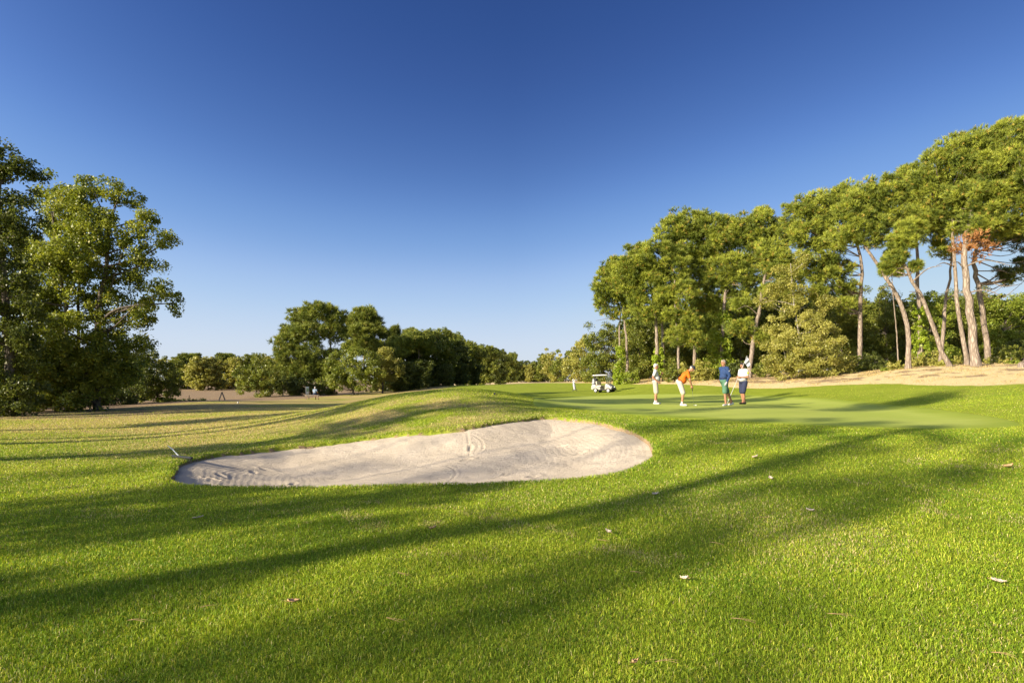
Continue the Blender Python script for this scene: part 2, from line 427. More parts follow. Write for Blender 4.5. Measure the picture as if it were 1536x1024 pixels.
def build_grass():
    r0, r1 = 1.0, 44.0
    rr = np.linspace(r0, r1, 4000)
    rho = 13500 * np.minimum(1, (4.2 / rr) ** 1.9)
    rho *= 1 - .9 * sstep(26, 44, rr)
    cdf = np.cumsum(rho * rr); tot = cdf[-1] * (rr[1] - rr[0]) * math.radians(128)
    n = int(tot)
    r = np.interp(RNG.uniform(0, 1, n), cdf / cdf[-1], rr); t = np.radians(RNG.uniform(-64, 64, n))
    kk = np.abs(t) < np.radians(49 + 15 * sstep(12, 6, r)); r, t = r[kk], t[kk]; n = len(r)
    x, y = r * np.sin(t), r * np.cos(t)
    db = sdist(x, y, BUNK); dg = sdist(x, y, GREEN)
    dry, tan, lit = zones(x, y)
    k = (db + (fbm(x * 3, y * 3, 5) - .5) * 0.10 < 0.03) & (dg < 0.0) & (RNG.uniform(0, 1, n) > tan * .55) & (RNG.uniform(0, 1, n) > lit * .85)
    x, y, r, db, dg, dry, tan, lit = (q[k] for q in (x, y, r, db, dg, dry, tan, lit))
    n = len(x)
    z = base_z(x, y) + 0.035 * np.exp(-((db + 0.18) / 0.2) ** 2) + (fbm(x * .9, y * .9, 14) - .5) * 0.05 * sstep(60, 4, r) * (1 - sstep(-1.0, 0.2, dg))
    cl = fbm(x * 2.2, y * 2.2, 60); cl2 = fbm(x * .5, y * .5, 61); fine = fbm(x * 9, y * 9, 62)
    h = (0.010 + 0.021 * fine + 0.011 * cl) * (1 + .35 * RNG.standard_normal(n)).clip(.35, 1.9)
    h *= 1 - .45 * sstep(-1.2, -0.1, dg)
    h *= 1 + .5 * np.exp(-((db + .08) / .12) ** 2)
    rough = -.55 * sstep(14, 19, y) * sstep(1, 4, x) + sstep(.4, .9, dry) * .25
    h *= 1 + .5 * rough
    w = 0.0037 * (np.maximum(r, 3.5) / 4.0) ** .68 * RNG.uniform(.7, 1.3, n)
    # colours: fresh, deep and straw blades
    u = RNG.uniform(0, 1, n)
    fresh = np.array([.38, .48, .030]); deep = np.array([.16, .27, .016]); straw = np.array([.68, .56, .27]); yel = np.array([.56, .55, .07])
    cl3 = fbm(x * .16, y * .16, 63)
    a = np.clip(.30 + 1.1 * (cl2 - .4) + .9 * (cl - .5) + 1.7 * (cl3 - .45) + RNG.normal(0, .28, n), 0, 1)[:, None]
    col = deep * (1 - a) + fresh * a
    b = (u < .11 + .45 * (cl2 - .35))[:, None]
    col = np.where(b, yel, col)
    worn = sstep(.57, .74, fbm(x * .7, y * .7, 64)) * sstep(.5, .7, fbm(x * 3.3, y * 3.3, 65))
    sd = RNG.uniform(0, 1, n) < (.03 + .40 * worn + .72 * dry + .6 * tan + .1 * sstep(-.35, -.02, db) * sstep(11, 13, y))
    col = np.where(sd[:, None], straw * RNG.uniform(.55, 1.1, n)[:, None], col)
    col *= RNG.uniform(.55, 1.4, n)[:, None]
    v, q, t3, c = blades(x, y, z, h, w, col)
    me = np_mesh('grass', [(v, q), (np.zeros((0, 3)), t3 - len(v))], c)
    return me
grass = link('grass', build_grass(), GRASS)
tag(grass, 'short mown green grass blades covering the foreground lawn', 'grass', kind='stuff')

def build_tufts():
    """dry grass, weeds and fallen needles standing up from the straw-coloured bank under the pines"""
    n = 260000
    y = RNG.uniform(20, 78, n); x = RNG.uniform(5, 62, n)
    dry, tan, lit = zones(x, y)
    f = fbm(x * .9, y * .9, 71) * .6 + fbm(x * 3.2, y * 3.2, 72) * .4
    edge = np.exp(-((y - np.interp(x, *TANX) - .6) / 1.1) ** 2)
    k = (tan > .4) & (np.abs(x / y) < .95) & (RNG.uniform(0, 1, n) < .12 + 1.2 * sstep(.48, .66, f) + .25 * edge)
    x, y, f, edge = x[k], y[k], f[k], edge[k]; n = len(x); z = base_z(x, y)
    h = RNG.uniform(.03, .13, n) * (.5 + 1.3 * sstep(.5, .7, f)) * (1 - .5 * edge)
    w = .010 * (y / 25) * RNG.uniform(.7, 1.5, n)
    u = RNG.uniform(0, 1, n)[:, None]
    col = np.where(u < .55, A3_([.62, .47, .22]), np.where(u < .8, A3_([.40, .27, .12]), np.where(u < .93, A3_([.30, .32, .05]), A3_([.75, .62, .38]))))
    v, q, t3, c = blades(x, y, z, h, w, col * RNG.uniform(.7, 1.25, n)[:, None], 1.4)
    return np_mesh('dry_tufts', [(v, q), (np.zeros((0, 3)), t3 - len(v))], c)
A3_ = np.array
tufts = link('dry_grass', build_tufts(), GRASS)
tag(tufts, 'straw coloured dry grass and weeds on the bank under the pines', 'dry grass', kind='stuff')

# ------------------------------------------------------------------ camera, sky, sun
cam = bpy.data.cameras.new('camera'); cam.sensor_width = 36; cam.lens = 20; cam.shift_y = 58 / 1536
cam.clip_start = 0.05; cam.clip_end = 12000
co = bpy.data.objects.new('camera', cam); COL.objects.link(co); co.location = (0, 0, CAMZ); co.rotation_euler = (math.radians(90), 0, 0)
SC.camera = co
SUN_AZ, SUN_EL = math.radians(235), math.radians(20.0)
w = bpy.data.worlds.new('World'); SC.world = w; w.use_nodes = True
wn = w.node_tree; bg = wn.nodes['Background']
sky = wn.nodes.new('ShaderNodeTexSky'); sky.sky_type = 'NISHITA'; sky.sun_disc = False
sky.sun_elevation = SUN_EL; sky.sun_rotation = SUN_AZ
sky.altitude = 0; sky.air_density = 1.0; sky.dust_density = 0.0; sky.ozone_density = 6.0
# the photograph's own tone curve for the deep polarised blue, the same for every direction and every ray
SKY_S, EXPO = 0.05, 1.5
k_ = 0.112
sc1 = wn.nodes.new('ShaderNodeVectorMath'); sc1.operation = 'SCALE'; sc1.inputs['Scale'].default_value = k_
cv = wn.nodes.new('ShaderNodeRGBCurve'); cv.mapping.use_clip = False
for ci, pts in enumerate((((0, 0), (.053, .030), (.076, .061), (.122, .185), (.198, .415), (.33, .60), (.6, .72), (1, 1.4), (1.6, 4.0), (3, 12)),
                          ((0, 0), (.127, .083), (.181, .153), (.283, .370), (.423, .610), (.58, .725), (.75, .77), (1, 1.3), (1.6, 3.5), (3, 10.5)),
                          ((0, 0), (.292, .283), (.402, .445), (.558, .730), (.701, .872), (.80, .86), (.9, .87), (1, 1.05), (1.6, 2.8), (3, 8.0)))):
    c = cv.mapping.curves[ci]
    while len(c.points) < len(pts): c.points.new(0.5, 0.5)
    for p_, q_ in zip(c.points, pts): p_.location = q_
cv.mapping.update()
sc2 = wn.nodes.new('ShaderNodeVectorMath'); sc2.operation = 'SCALE'; sc2.inputs['Scale'].default_value = 1 / (SKY_S * 2 ** EXPO)
# the half of the sky towards the sun is a little brighter than the clear-air model has it
sxyz = wn.nodes.new('ShaderNodeSeparateXYZ'); tc0 = wn.nodes.new('ShaderNodeTexCoord'); wn.links.new(tc0.outputs['Generated'], sxyz.inputs[0])
lf = math_n(wn, 'MULTIPLY', math_n(wn, 'MAXIMUM', math_n(wn, 'MULTIPLY', sxyz.outputs[0], -1.0), 0.0), 0.56)
rt = math_n(wn, 'MULTIPLY', math_n(wn, 'MAXIMUM', sxyz.outputs[0], 0.0), -0.10)
sc0 = wn.nodes.new('ShaderNodeVectorMath'); sc0.operation = 'SCALE'
wn.links.new(math_n(wn, 'ADD', 1.0, math_n(wn, 'ADD', lf, rt)), sc0.inputs['Scale']); wn.links.new(sky.outputs[0], sc0.inputs[0])
wn.links.new(sc0.outputs[0], sc1.inputs[0]); wn.links.new(sc1.outputs[0], cv.inputs['Color'])
# broad sky glow added to lift the shade (behind and left of the camera)
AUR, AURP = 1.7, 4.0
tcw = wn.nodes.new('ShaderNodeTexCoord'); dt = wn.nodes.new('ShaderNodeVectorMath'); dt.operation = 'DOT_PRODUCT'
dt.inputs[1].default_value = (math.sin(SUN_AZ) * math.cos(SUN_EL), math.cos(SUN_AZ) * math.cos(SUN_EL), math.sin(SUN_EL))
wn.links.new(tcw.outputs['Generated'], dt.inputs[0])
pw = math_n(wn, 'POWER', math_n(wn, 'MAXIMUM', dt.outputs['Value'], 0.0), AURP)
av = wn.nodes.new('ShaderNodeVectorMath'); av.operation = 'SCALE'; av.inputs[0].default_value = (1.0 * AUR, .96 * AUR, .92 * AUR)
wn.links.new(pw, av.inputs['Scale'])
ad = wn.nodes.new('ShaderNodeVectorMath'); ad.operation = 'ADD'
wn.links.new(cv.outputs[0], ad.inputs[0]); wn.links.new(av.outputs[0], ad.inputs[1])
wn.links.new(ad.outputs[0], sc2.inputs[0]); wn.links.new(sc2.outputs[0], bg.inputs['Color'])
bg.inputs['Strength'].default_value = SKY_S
sl = bpy.data.lights.new('sun', 'SUN'); sl.energy = 3.75; sl.angle = math.radians(0.6); sl.color = (1.0, .87, .66)
so = bpy.data.objects.new('sun', sl); COL.objects.link(so); so.location = (-30, -30, 40)
sd_ = Vector((math.sin(SUN_AZ) * math.cos(SUN_EL), math.cos(SUN_AZ) * math.cos(SUN_EL), math.sin(SUN_EL)))
so.rotation_euler = (-sd_).to_track_quat('-Z', 'Y').to_euler()
SC.view_settings.view_transform = 'Standard'; SC.view_settings.look = 'None'; SC.view_settings.gamma = 1.0
SC.view_settings.exposure = EXPO
SC.cycles.max_bounces = 6; SC.cycles.transparent_max_bounces = 8; SC.cycles.diffuse_bounces = 3; SC.cycles.transmission_bounces = 4
SC.cycles.sample_clamp_indirect = 4
# (across, along) position in metres, height, trunk radius, crown radius, foot of the crown as a share of the height, leafiness
SHADE = [(-5.4, -20, 14, .38, .7, .15, 1.3), (-3.9, -30, 15.5, .10, .75, .68, .5), (-2.5, -40, 15.5, .10, .8, .68, .55), (-.5, -33, 13, .2, .9, .6, .7), (1.6, -30, 13, .2, 1.2, .5, .8),
         (-8.9, -14, 6, .25, .7, .4, 1.0), (-7.5, -16, 8, .2, .7, .5, 1.0), (-11.9, -46, 19, .14, .7, .78, .2), (-9.7, -47, 19.5, .12, .6, .84, .35),
         (-15.1, -14, 11, .45, 1.0, .4, 1.1), (-19.3, -12, 17, .30, 1.5, .40, 1.2), (-24.6, -10, 16, .28, 2.4, .25, 1.3), (-34, -8, 13, .5, 2.0, .3, 1.2), (-39.5, -9, 7, .3, 1.8, .25, 1.2),
         (-10.8, -16, 18.5, .05, 1.2, .82, 1.0), (-20.8, -13, 18.5, .25, 1.2, .6, .9), (-8.6, -25, 15.5, .06, .55, .84, .6), (-12.7, -22, 17.0, .05, .45, .80, .7), (-17.9, -20, 16, .08, .7, .62, .8),
         (-6.9, -24, 15.5, .08, .35, .78, .6), (-3.2, -27, 15.5, .1, .6, .76, .28)]
# ------------------------------------------------------------------ trees
PINE_LEAF = leaf_mat('pine_needles', 0.24, 0.5, 0.25, 2.35)
BROAD_LEAF = leaf_mat('broad_leaves', 0.38, 0.42, 0.4, 1.9)
PINE_BARK = bark_mat('pine_bark', (.19, .145, .11), (.40, .325, .255), 5.0)
GREY_BARK = bark_mat('grey_bark', (.10, .085, .07), (.24, .20, .165), 7.0)
PALE_BARK = bark_mat('pale_bark', (.22, .19, .15), (.46, .42, .36), 6.0)

def unit(n, rg):
    v = rg.standard_normal((n, 3)); return v / np.linalg.norm(v, axis=1, keepdims=True)

def tube(pts, rad, sides=7):
    pts = np.asarray(pts, float); rad = np.asarray(rad, float); n = len(pts)
    t = np.gradient(pts, axis=0); t /= np.linalg.norm(t, axis=1, keepdims=True) + 1e-9
    ref = np.where(np.abs(t[:, 2:3]) > .9, np.array([[1., 0, 0]]), np.array([[0, 0, 1.]]))
    a = np.cross(t, ref); a /= np.linalg.norm(a, axis=1, keepdims=True) + 1e-9
    b = np.cross(t, a)
    an = np.linspace(0, 2 * math.pi, sides, endpoint=False)
    v = pts[:, None] + rad[:, None, None] * (np.cos(an)[None, :, None] * a[:, None] + np.sin(an)[None, :, None] * b[:, None])
    i = (np.arange(n - 1)[:, None] * sides + np.arange(sides)[None]); j = (np.arange(n - 1)[:, None] * sides + (np.arange(sides)[None] + 1) % sides)
    f = np.stack([i, j, j + sides, i + sides], -1).reshape(-1, 4)
    return v.reshape(-1, 3), f

def curve(pts, n=14):
    pts = np.asarray(pts, float); m = len(pts)
    if m == 2: return pts[0] + (pts[1] - pts[0]) * np.linspace(0, 1, n)[:, None]
    out = []
    per = max(2, n // (m - 1))
    for i in range(m - 1):
        a, b, c, d = pts[max(i-1, 0)], pts[i], pts[i+1], pts[min(i+2, m-1)]
        for k in range(per):
            t = k / per
            out.append(0.5 * ((2*b) + (c-a)*t + (2*a-5*b+4*c-d)*t*t + (3*b-a-3*c+d)*t**3))
    out.append(pts[-1]); return np.array(out)

def clumps_in(pads, density, rc, rg, shell=.5):
    """clump centres, radii and outward directions, spread through a union of ellipsoids (centre, radii)"""
    C, R, O = [], [], []
    for c, r in pads:
        r = np.asarray(r); c = np.asarray(c)
        k = max(3, int(density * (r[0] * r[1] * r[2]) ** (2 / 3) / rc ** 2))
        u = unit(k, rg); rad = (shell + (1 - shell) * rg.random(k) ** .6)
        p = u * rad[:, None] * np.maximum(r - rc * .35, r * .6)
        p = p + rg.normal(0, .45 * rc, p.shape)
        C.append(c + p); O.append(u); R.append(rc * rg.uniform(.6, 1.25, k))
    return np.concatenate(C), np.concatenate(R), np.concatenate(O)

def needle_tufts(C, R, O, per, L, w, rg, pal, dead=None, flat=.95, K=6):
    """spiky sprays of needles over the upper and outer side of every clump"""
    n = len(C); ci = np.repeat(np.arange(n), per); m = len(ci)
    u = unit(m, rg) + O[ci] * .35 + np.array([0, 0, .35]); u /= np.linalg.norm(u, axis=1, keepdims=True)
    p = C[ci] + u * R[ci, None] * rg.uniform(.35, 1.25, (m, 1)) * np.array([1, 1, flat])
    ti = np.repeat(np.arange(m), K); q = len(ti)
    d = u[ti] * .85 + unit(q, rg) * .65 + np.array([0, 0, .35]); d /= np.linalg.norm(d, axis=1, keepdims=True)
    s = np.cross(d, unit(q, rg)); s /= np.linalg.norm(s, axis=1, keepdims=True) + 1e-9
    ln = L * rg.uniform(.6, 1.25, (q, 1)); ww = w * rg.uniform(.7, 1.3, (q, 1))
    v = np.empty((q, 3, 3))
    v[:, 0] = p[ti] - s * ww / 2; v[:, 1] = p[ti] + s * ww / 2; v[:, 2] = p[ti] + d * ln
    # three leaf colours, by clump and by spray
    ch = (rg.random(n) * .9 - .1)[ci] + rg.random(m) * .4 + .15 * u[:, 2]
    ch = np.clip(ch, 0, 1)[:, None]
    c = pal[0] * (1 - ch) + pal[1] * ch
    c = np.where(rg.random((m, 1)) < .04, pal[2], c) * rg.uniform(.8, 1.2, (m, 1))
    cc = np.repeat(c[ti][:, None], 3, 1).reshape(-1, 3)
    return v.reshape(-1, 3), np.arange(q * 3).reshape(-1, 3), cc

def leaf_cards(C, R, O, per, L, rg, pal, flat=.85, droop=0.0):
    """single leaves (bent rhombs) through every clump"""
    n = len(C); ci = np.repeat(np.arange(n), per); m = len(ci)
    u = unit(m, rg) + O[ci] * .4; u /= np.linalg.norm(u, axis=1, keepdims=True)
    p = C[ci] + u * R[ci, None] * (rg.random((m, 1)) ** .5) * np.array([1, 1, flat])
    nrm = u * .6 + unit(m, rg) + np.array([0, 0, .35]); nrm /= np.linalg.norm(nrm, axis=1, keepdims=True)
    a = np.cross(nrm, unit(m, rg)); a /= np.linalg.norm(a, axis=1, keepdims=True) + 1e-9
    a[:, 2] -= droop; a /= np.linalg.norm(a, axis=1, keepdims=True)
    b = np.cross(nrm, a)
    ln = L * rg.uniform(.6, 1.3, (m, 1)); wd = ln * rg.uniform(.55, .8, (m, 1))
    v = np.empty((m, 4, 3))
    v[:, 0] = p - a * ln / 2; v[:, 1] = p + b * wd / 2 + nrm * ln * .08; v[:, 2] = p + a * ln / 2; v[:, 3] = p - b * wd / 2 + nrm * ln * .08
    ch = np.clip((rg.random(n) * .6)[ci] + rg.random(m) * .5, 0, 1)[:, None]
    c = pal[0] * (1 - ch) + pal[1] * ch
    c = np.where(rg.random((m, 1)) < .05, pal[2], c) * rg.uniform(.8, 1.2, (m, 1))
    cc = np.repeat(c[:, None], 4, 1).reshape(-1, 3)
    return v.reshape(-1, 3), np.arange(m * 4).reshape(-1, 4), cc

A3 = np.array
PAL = {
    'sunoak': (A3([.058, .078, .010]), A3([.135, .150, .022]), A3([.18, .16, .03])),   # dark, light and odd leaf colours
    'pine':  (A3([.034, .050, .008]), A3([.155, .168, .022]), A3([.20, .15, .03])),
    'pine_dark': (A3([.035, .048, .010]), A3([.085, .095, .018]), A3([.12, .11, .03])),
    'pine_far': (A3([.040, .056, .011]), A3([.120, .132, .024]), A3([.15, .13, .03])),
    'poplar': (A3([.050, .074, .010]), A3([.185, .195, .026]), A3([.20, .18, .03])),
    'oak':   (A3([.048, .066, .010]), A3([.132, .142, .022]), A3([.16, .14, .03])),
    'fresh': (A3([.070, .100, .010]), A3([.160, .185, .022]), A3([.22, .20, .04])),
    'olive': (A3([.105, .112, .020]), A3([.245, .228, .052]), A3([.25, .21, .08])),
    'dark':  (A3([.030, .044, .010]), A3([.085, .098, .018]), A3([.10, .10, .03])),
    'ivy':   (A3([.085, .125, .009]), A3([.19, .23, .02]), A3([.20, .20, .03])),
    'dead':  (A3([.12, .056, .022]), A3([.23, .115, .045]), A3([.14, .10, .04])),
}
TREES = 0
DENS = 1.7
def make_tree(name, label, group, trunks, pads, style, Y=None, twigs=26, base=None, clump=None, dens=None, extra=None, leafL=None, bark=None, seed=None,
              ivy=None, dead=None, limb_r=.07, cat='tree', per=None, shell=.5, bare=None):
    """trunks: list of (world polyline, base radius); pads: list of (centre, radii) ellipsoids in world metres"""
    global TREES
    TREES += 1
    rg = np.random.default_rng(seed if seed is not None else 100 + TREES)
    if base is None: base = np.array(trunks[0][0][0], float)
    root = empty(name, tuple(base)); tag(root, label, cat, group)
    pine = style.startswith('pine')
    bm_ = bark or (PINE_BARK if pine else GREY_BARK)
    # trunk and limbs
    allp, tv = [], []
    for line, r in trunks:
        c = curve(np.asarray(line, float), 18)
        c[1:-1] += rg.normal(0, r * .10, (len(c) - 2, 3)) * np.array([1, 1, .2])
        t = np.linspace(0, 1, len(c)); rad = r * .60 * (1 - .62 * t) * (1 + .35 * np.exp(-t * 26))
        tv.append(tube(c, rad, 9)); allp.append(np.c_[c, rad])
    P_ = np.concatenate(allp)
    def limb(target, r0):
        d = P_[:, :3] - target
        sc_ = np.hypot(d[:, 0], d[:, 1]) * .9 + np.abs(d[:, 2] + .35 * np.hypot(d[:, 0], d[:, 1])) + np.where(d[:, 2] > 0, d[:, 2] * 2, 0)
        i = int(np.argmin(sc_ + rg.random(len(P_)) * .5)); s = P_[i, :3]
        v = target - s; L = np.linalg.norm(v)
        if L < .25: return
        mid = s + v * .5 + np.array([0, 0, -.10 * L]) * (1 if pine else .3) + rg.normal(0, .06 * L, 3)
        c = curve([s, mid, target], 8); rr = min(r0, P_[i, 3] * .75)
        tv.append(tube(c, np.linspace(rr, rr * .25, len(c)), 5))
    for c, r in pads: limb(np.asarray(c), limb_r * 1.5)
    mean_r = np.mean([np.mean(r) for _, r in pads])
    rc = clump or (mean_r * .25 if pine else mean_r * .34)
    C, R, O = clumps_in(pads, (dens or (2.15 if pine else 2.0)) * DENS, rc, rg, shell)
    for i in rg.choice(len(C), min(twigs, len(C)), replace=False): limb(C[i], limb_r * .6)
    if bare:
        for q in bare: tv.append(tube(curve(q, 10), np.linspace(.06, .015, len(curve(q, 10))), 5))
    groups = [(v - base, f) for v, f in tv]
    link('trunk', np_mesh('trunk', groups, None, True), bm_, root)
    # crown
    L = leafL or (max(.26, .0060 * base[1]) if pine else max(.13, .0026 * base[1]))
    if pine:
        v, f, cc = needle_tufts(C, R, O, per or max(16, int(62 * (rc / .63) ** 2 * (.36 / L) ** 1.5)), L, L * .13, rg, PAL[style], K=10)
        link('crown', np_mesh('crown', [(v - base, f)], cc), PINE_LEAF, root)
    else:
        v, f, cc = leaf_cards(C, R, O, per or max(16, int(150 * (rc / .6) ** 2 * (.17 / L) ** 1.6)), L, rg, PAL[style])
        link('crown', np_mesh('crown', [(v - base, f)], cc), BROAD_LEAF, root)
    if ivy:
        Ci, Ri, Oi = clumps_in(ivy, 4.0, np.mean([r[0] for _, r in ivy]) * .5, rg)
        v, f, cc = leaf_cards(Ci, Ri, Oi, 60, .19, rg, PAL['ivy'])
        link('ivy', np_mesh('ivy', [(v - base, f)], cc), BROAD_LEAF, root)
    if dead:
        Ci, Ri, Oi = clumps_in(dead, 1.9, .45, rg)
        v, f, cc = needle_tufts(Ci, Ri, Oi, 30, .26, .05, rg, PAL['dead'])
        d = link('dead_bough', np_mesh('dead_bough', [(v - base, f)], cc), PINE_LEAF, root); d['label'] = 'withered rust brown bough'
    return root

def W(px, py, Y, dy=0.0):
    p = P(px, py, Y); p[1] += dy; return p
def trunk_px(line, Y, r, dys=None):
    """polyline given by photo pixels at distance Y; its foot stands in the ground"""
    out = []
    for i, (px, py) in enumerate(line):
        p = P(px, py, Y)
        if dys: p[1] += dys[i]
        out.append(p)
    f = out[0]; g = gz(f[0], f[1]); f = f.copy(); f[2] = g - .15
    if out[1][2] < f[2] + .4: out[1][2] = f[2] + .6
    out[0] = f
    return (np.array(out), r)
def pads_px(lst, Y, rg, depth=1.0, spread=.55):
    s = Y / FPX; out = []
    for q in lst:
        px, py, rx, ry = q[:4]
        rd = (rx * .55 + ry * .45) * s * depth
        dy = q[4] if len(q) > 4 else float(rg.uniform(-1, 1)) * rd * spread
        out.append((W(px, py, Y, dy), np.array([rx * s * 1.05, rd * 1.05, ry * s * 1.12])))
    return out
def tree_px(name, label, group, Y, trunks, pads, style, **kw):
    rg = np.random.default_rng(int(Y * 100 + pads[0][0]))
    ivy = kw.pop('ivy', None); dead = kw.pop('dead', None); bare = kw.pop('bare', None); depth = kw.pop('depth', 1.0)
    tr = [trunk_px(l, Y + o, r) for l, r, o in trunks]
    if ivy: kw['ivy'] = pads_px(ivy, Y, rg, .9, 0)
    if dead: kw['dead'] = pads_px(dead, Y, rg, .9, 0)
    if bare: kw['bare'] = [[W(px, py, Y, -.4 * i) for i, (px, py) in enumerate(b)] for b in bare]
    return make_tree(name, label, group, tr, pads_px(pads, Y, rg, depth), style, **kw)

GP = 'pines and trees on the bank behind the putting green'
tree_px('pine_tree', 'twin stemmed pine at the left end of the pine belt, behind the golf cart', GP, 64,
    [([(937,576),(941,540),(939,502),(934,464),(930,425)], .30, 0), ([(930,572),(931,552),(929,500),(930,470),(918,430)], .22, .6)],
    [(912,432,24,20),(936,420,28,26),(904,450,13,10),(946,446,22,20),(922,406,22,16),(948,478,14,9),(916,470,10,6),(905,465,8,4)], 'pine', bare=[[(931,480),(915,478),(892,482)],[(932,470),(910,458),(897,462)]],
    ivy=[(930,560,7,16),(929,535,6,16),(931,572,11,10)])
tree_px('pine_tree', 'two pale straight trunks rising together behind the man in the white polo on the left', GP, 60,
    [([(987,572),(985,520),(984,487),(978,440),(972,405)], .36, 0), ([(996,569),(995,520),(993,485),(992,440),(1000,410)], .28, .5)],
    [(950,402,30,22),(985,388,36,26),(1008,408,24,24),(968,428,30,16),(978,466,28,14),(940,424,20,16),(962,382,22,16),(1000,462,16,12),(955,452,18,9)], 'pine', ivy=[(987,545,8,22)])
tree_px('pine_tree', 'slim pine with a bare lower trunk behind the man in orange', GP, 58,
    [([(1019,566),(1017,520),(1014,480),(1012,455),(1012,420)], .24, 0)],
    [(1012,470,18,12),(1022,442,24,16),(998,442,18,14),(1030,480,24,14),(1020,505,20,14),(1040,510,18,12)], 'pine')
tree_px('pine_tree', 'tall pine with a high rounded top, above the man in orange', GP, 62,
    [([(1042,566),(1042,500),(1044,470),(1050,397),(1045,355)], .34, 0)],
    [(1008,348,24,18),(1038,338,34,18),(1065,348,28,22),(1028,374,36,20),(1058,390,30,22),(1045,424,30,18),(1062,455,28,14),(1004,372,16,10)], 'pine',
    bare=[[(1047,430),(1020,418),(998,422)],[(1046,455),(1030,470),(1022,476)]])
tree_px('pine_tree', 'pine wrapped in bright green ivy, between the man in orange and the man in navy', GP, 60,
    [([(1081,567),(1084,500),(1088,447),(1092,408),(1095,365)], .36, 0)],
    [(1085,352,24,20),(1110,344,30,20),(1138,342,30,20),(1120,374,36,24),(1092,400,30,18),(1130,408,32,22),(1100,434,26,12),(1158,368,26,26),(1140,322,12,8)], 'pine',
    ivy=[(1082,555,17,22),(1080,525,18,24),(1084,495,15,22),(1086,470,10,16)], bare=[[(1089,440),(1105,420),(1118,432)]])
tree_px('pine_tree', 'leaning pale trunked pine beside the white flag', GP, 55,
    [([(1123,567),(1129,517),(1138,470),(1144,432),(1152,395)], .40, 0)],
    [(1165,398,26,18),(1118,456,20,10),(1162,440,22,14),(1142,508,18,10),(1112,492,20,10),(1180,420,20,16),(1150,380,20,14)], 'pine',
    bare=[[(1137,472),(1118,460),(1100,466)],[(1133,490),(1116,492),(1104,500)],[(1140,455),(1160,452),(1176,460)]])
tree_px('birch_tree', 'pale olive birch with fine foliage right of the white flag', GP, 51,
    [([(1206,566),(1198,500),(1190,450),(1186,395)], .15, 0)],
    [(1188,418,26,26),(1172,450,26,28),(1212,458,30,30),(1192,492,38,26),(1224,505,34,28),(1168,505,24,26),(1200,395,16,18)], 'olive', bark=PALE_BARK, dens=1.3)
tree_px('willow_bush', 'broad olive bush reaching the ground below the birch', GP, 48,
    [([(1218,567),(1216,540),(1210,515)], .10, 0), ([(1190,567),(1180,545),(1175,520)], .08, .4)],
    [(1180,528,36,28),(1215,522,36,30),(1248,540,28,24),(1226,548,46,18),(1165,552,24,14)], 'olive', bark=PALE_BARK, cat='bush')
tree_px('pine_tree', 'dense dark trunked pine with a broad crown right of the birch', GP, 52,
    [([(1291,561),(1290,500),(1291,440),(1291,385),(1270,330)], .38, 0)],
    [(1203,322,26,22),(1235,312,30,20),(1266,302,28,22),(1214,350,34,22),(1250,344,34,22),(1230,380,32,20),(1256,402,26,16),(1226,412,28,12),(1266,430,24,12),(1258,456,20,9),(1222,440,18,9)], 'pine')
tree_px('pine_tree', 'pine with a sharply bent trunk arching left over the dry bank', GP, 42,
    [([(1362,552),(1361,488),(1344,442),(1323,406),(1299,373),(1282,335)], .30, 0)],
    [(1275,312,24,20),(1300,297,28,22),(1290,340,30,18),(1322,328,26,18),(1308,360,24,10),(1264,352,20,14),(1325,300,20,18)], 'pine',
    bare=[[(1344,442),(1330,430),(1312,436)],[(1330,418),(1350,400),(1368,394)]])
tree_px('pine_tree', 'slender young pine stem just left of the bent trunk', GP, 44,
    [([(1348,545),(1345,500),(1340,447),(1337,400)], .09, 0)], [(1336,388,12,12),(1342,405,10,8),(1330,405,8,6)], 'pine', twigs=8)
tree_px('pine_tree', 'straight pine with ivy climbing its lower trunk on the dry bank', GP, 46,
    [([(1381,552),(1380,480),(1376,420),(1375,377),(1370,320)], .34, 0)],
    [(1335,285,26,20),(1365,275,30,24),(1392,300,30,24),(1350,320,30,16),(1386,334,28,12),(1370,300,30,20)], 'pine', ivy=[(1382,525,8,30),(1381,480,6,26),(1384,545,12,10)])
tree_px('pine_tree', 'crooked pine whose trunk leans left across the others', GP, 40,
    [([(1426,550),(1405,508),(1385,451),(1369,422),(1356,393),(1350,360)], .27, 0)],
    [(1345,386,16,9),(1352,362,20,12),(1332,402,10,6),(1362,345,20,12),(1372,400,9,6)], 'pine', twigs=16, bare=[[(1369,422),(1385,405),(1400,402)],[(1385,451),(1372,440),(1352,440)]])
tree_px('pine_tree', 'slim pine leaning right behind the crooked trunk', GP, 43,
    [([(1410,551),(1416,488),(1418,451),(1426,406),(1428,350)], .24, 0)],
    [(1400,350,28,16),(1424,334,28,18),(1410,375,18,8)], 'pine', bare=[[(1418,451),(1432,440),(1448,444)]])
tree_px('pine_tree', 'tall pine with a slender pale trunk left of the thickest trunk', GP, 41,
    [([(1451,546),(1438,467),(1432,393),(1428,330),(1424,280)], .26, 0)],
    [(1408,252,32,24),(1386,268,22,18),(1440,232,34,24),(1420,290,36,24),(1398,320,30,18),(1440,322,36,20),(1462,250,24,20)], 'pine', bare=[[(1432,400),(1410,396),(1392,402)]])
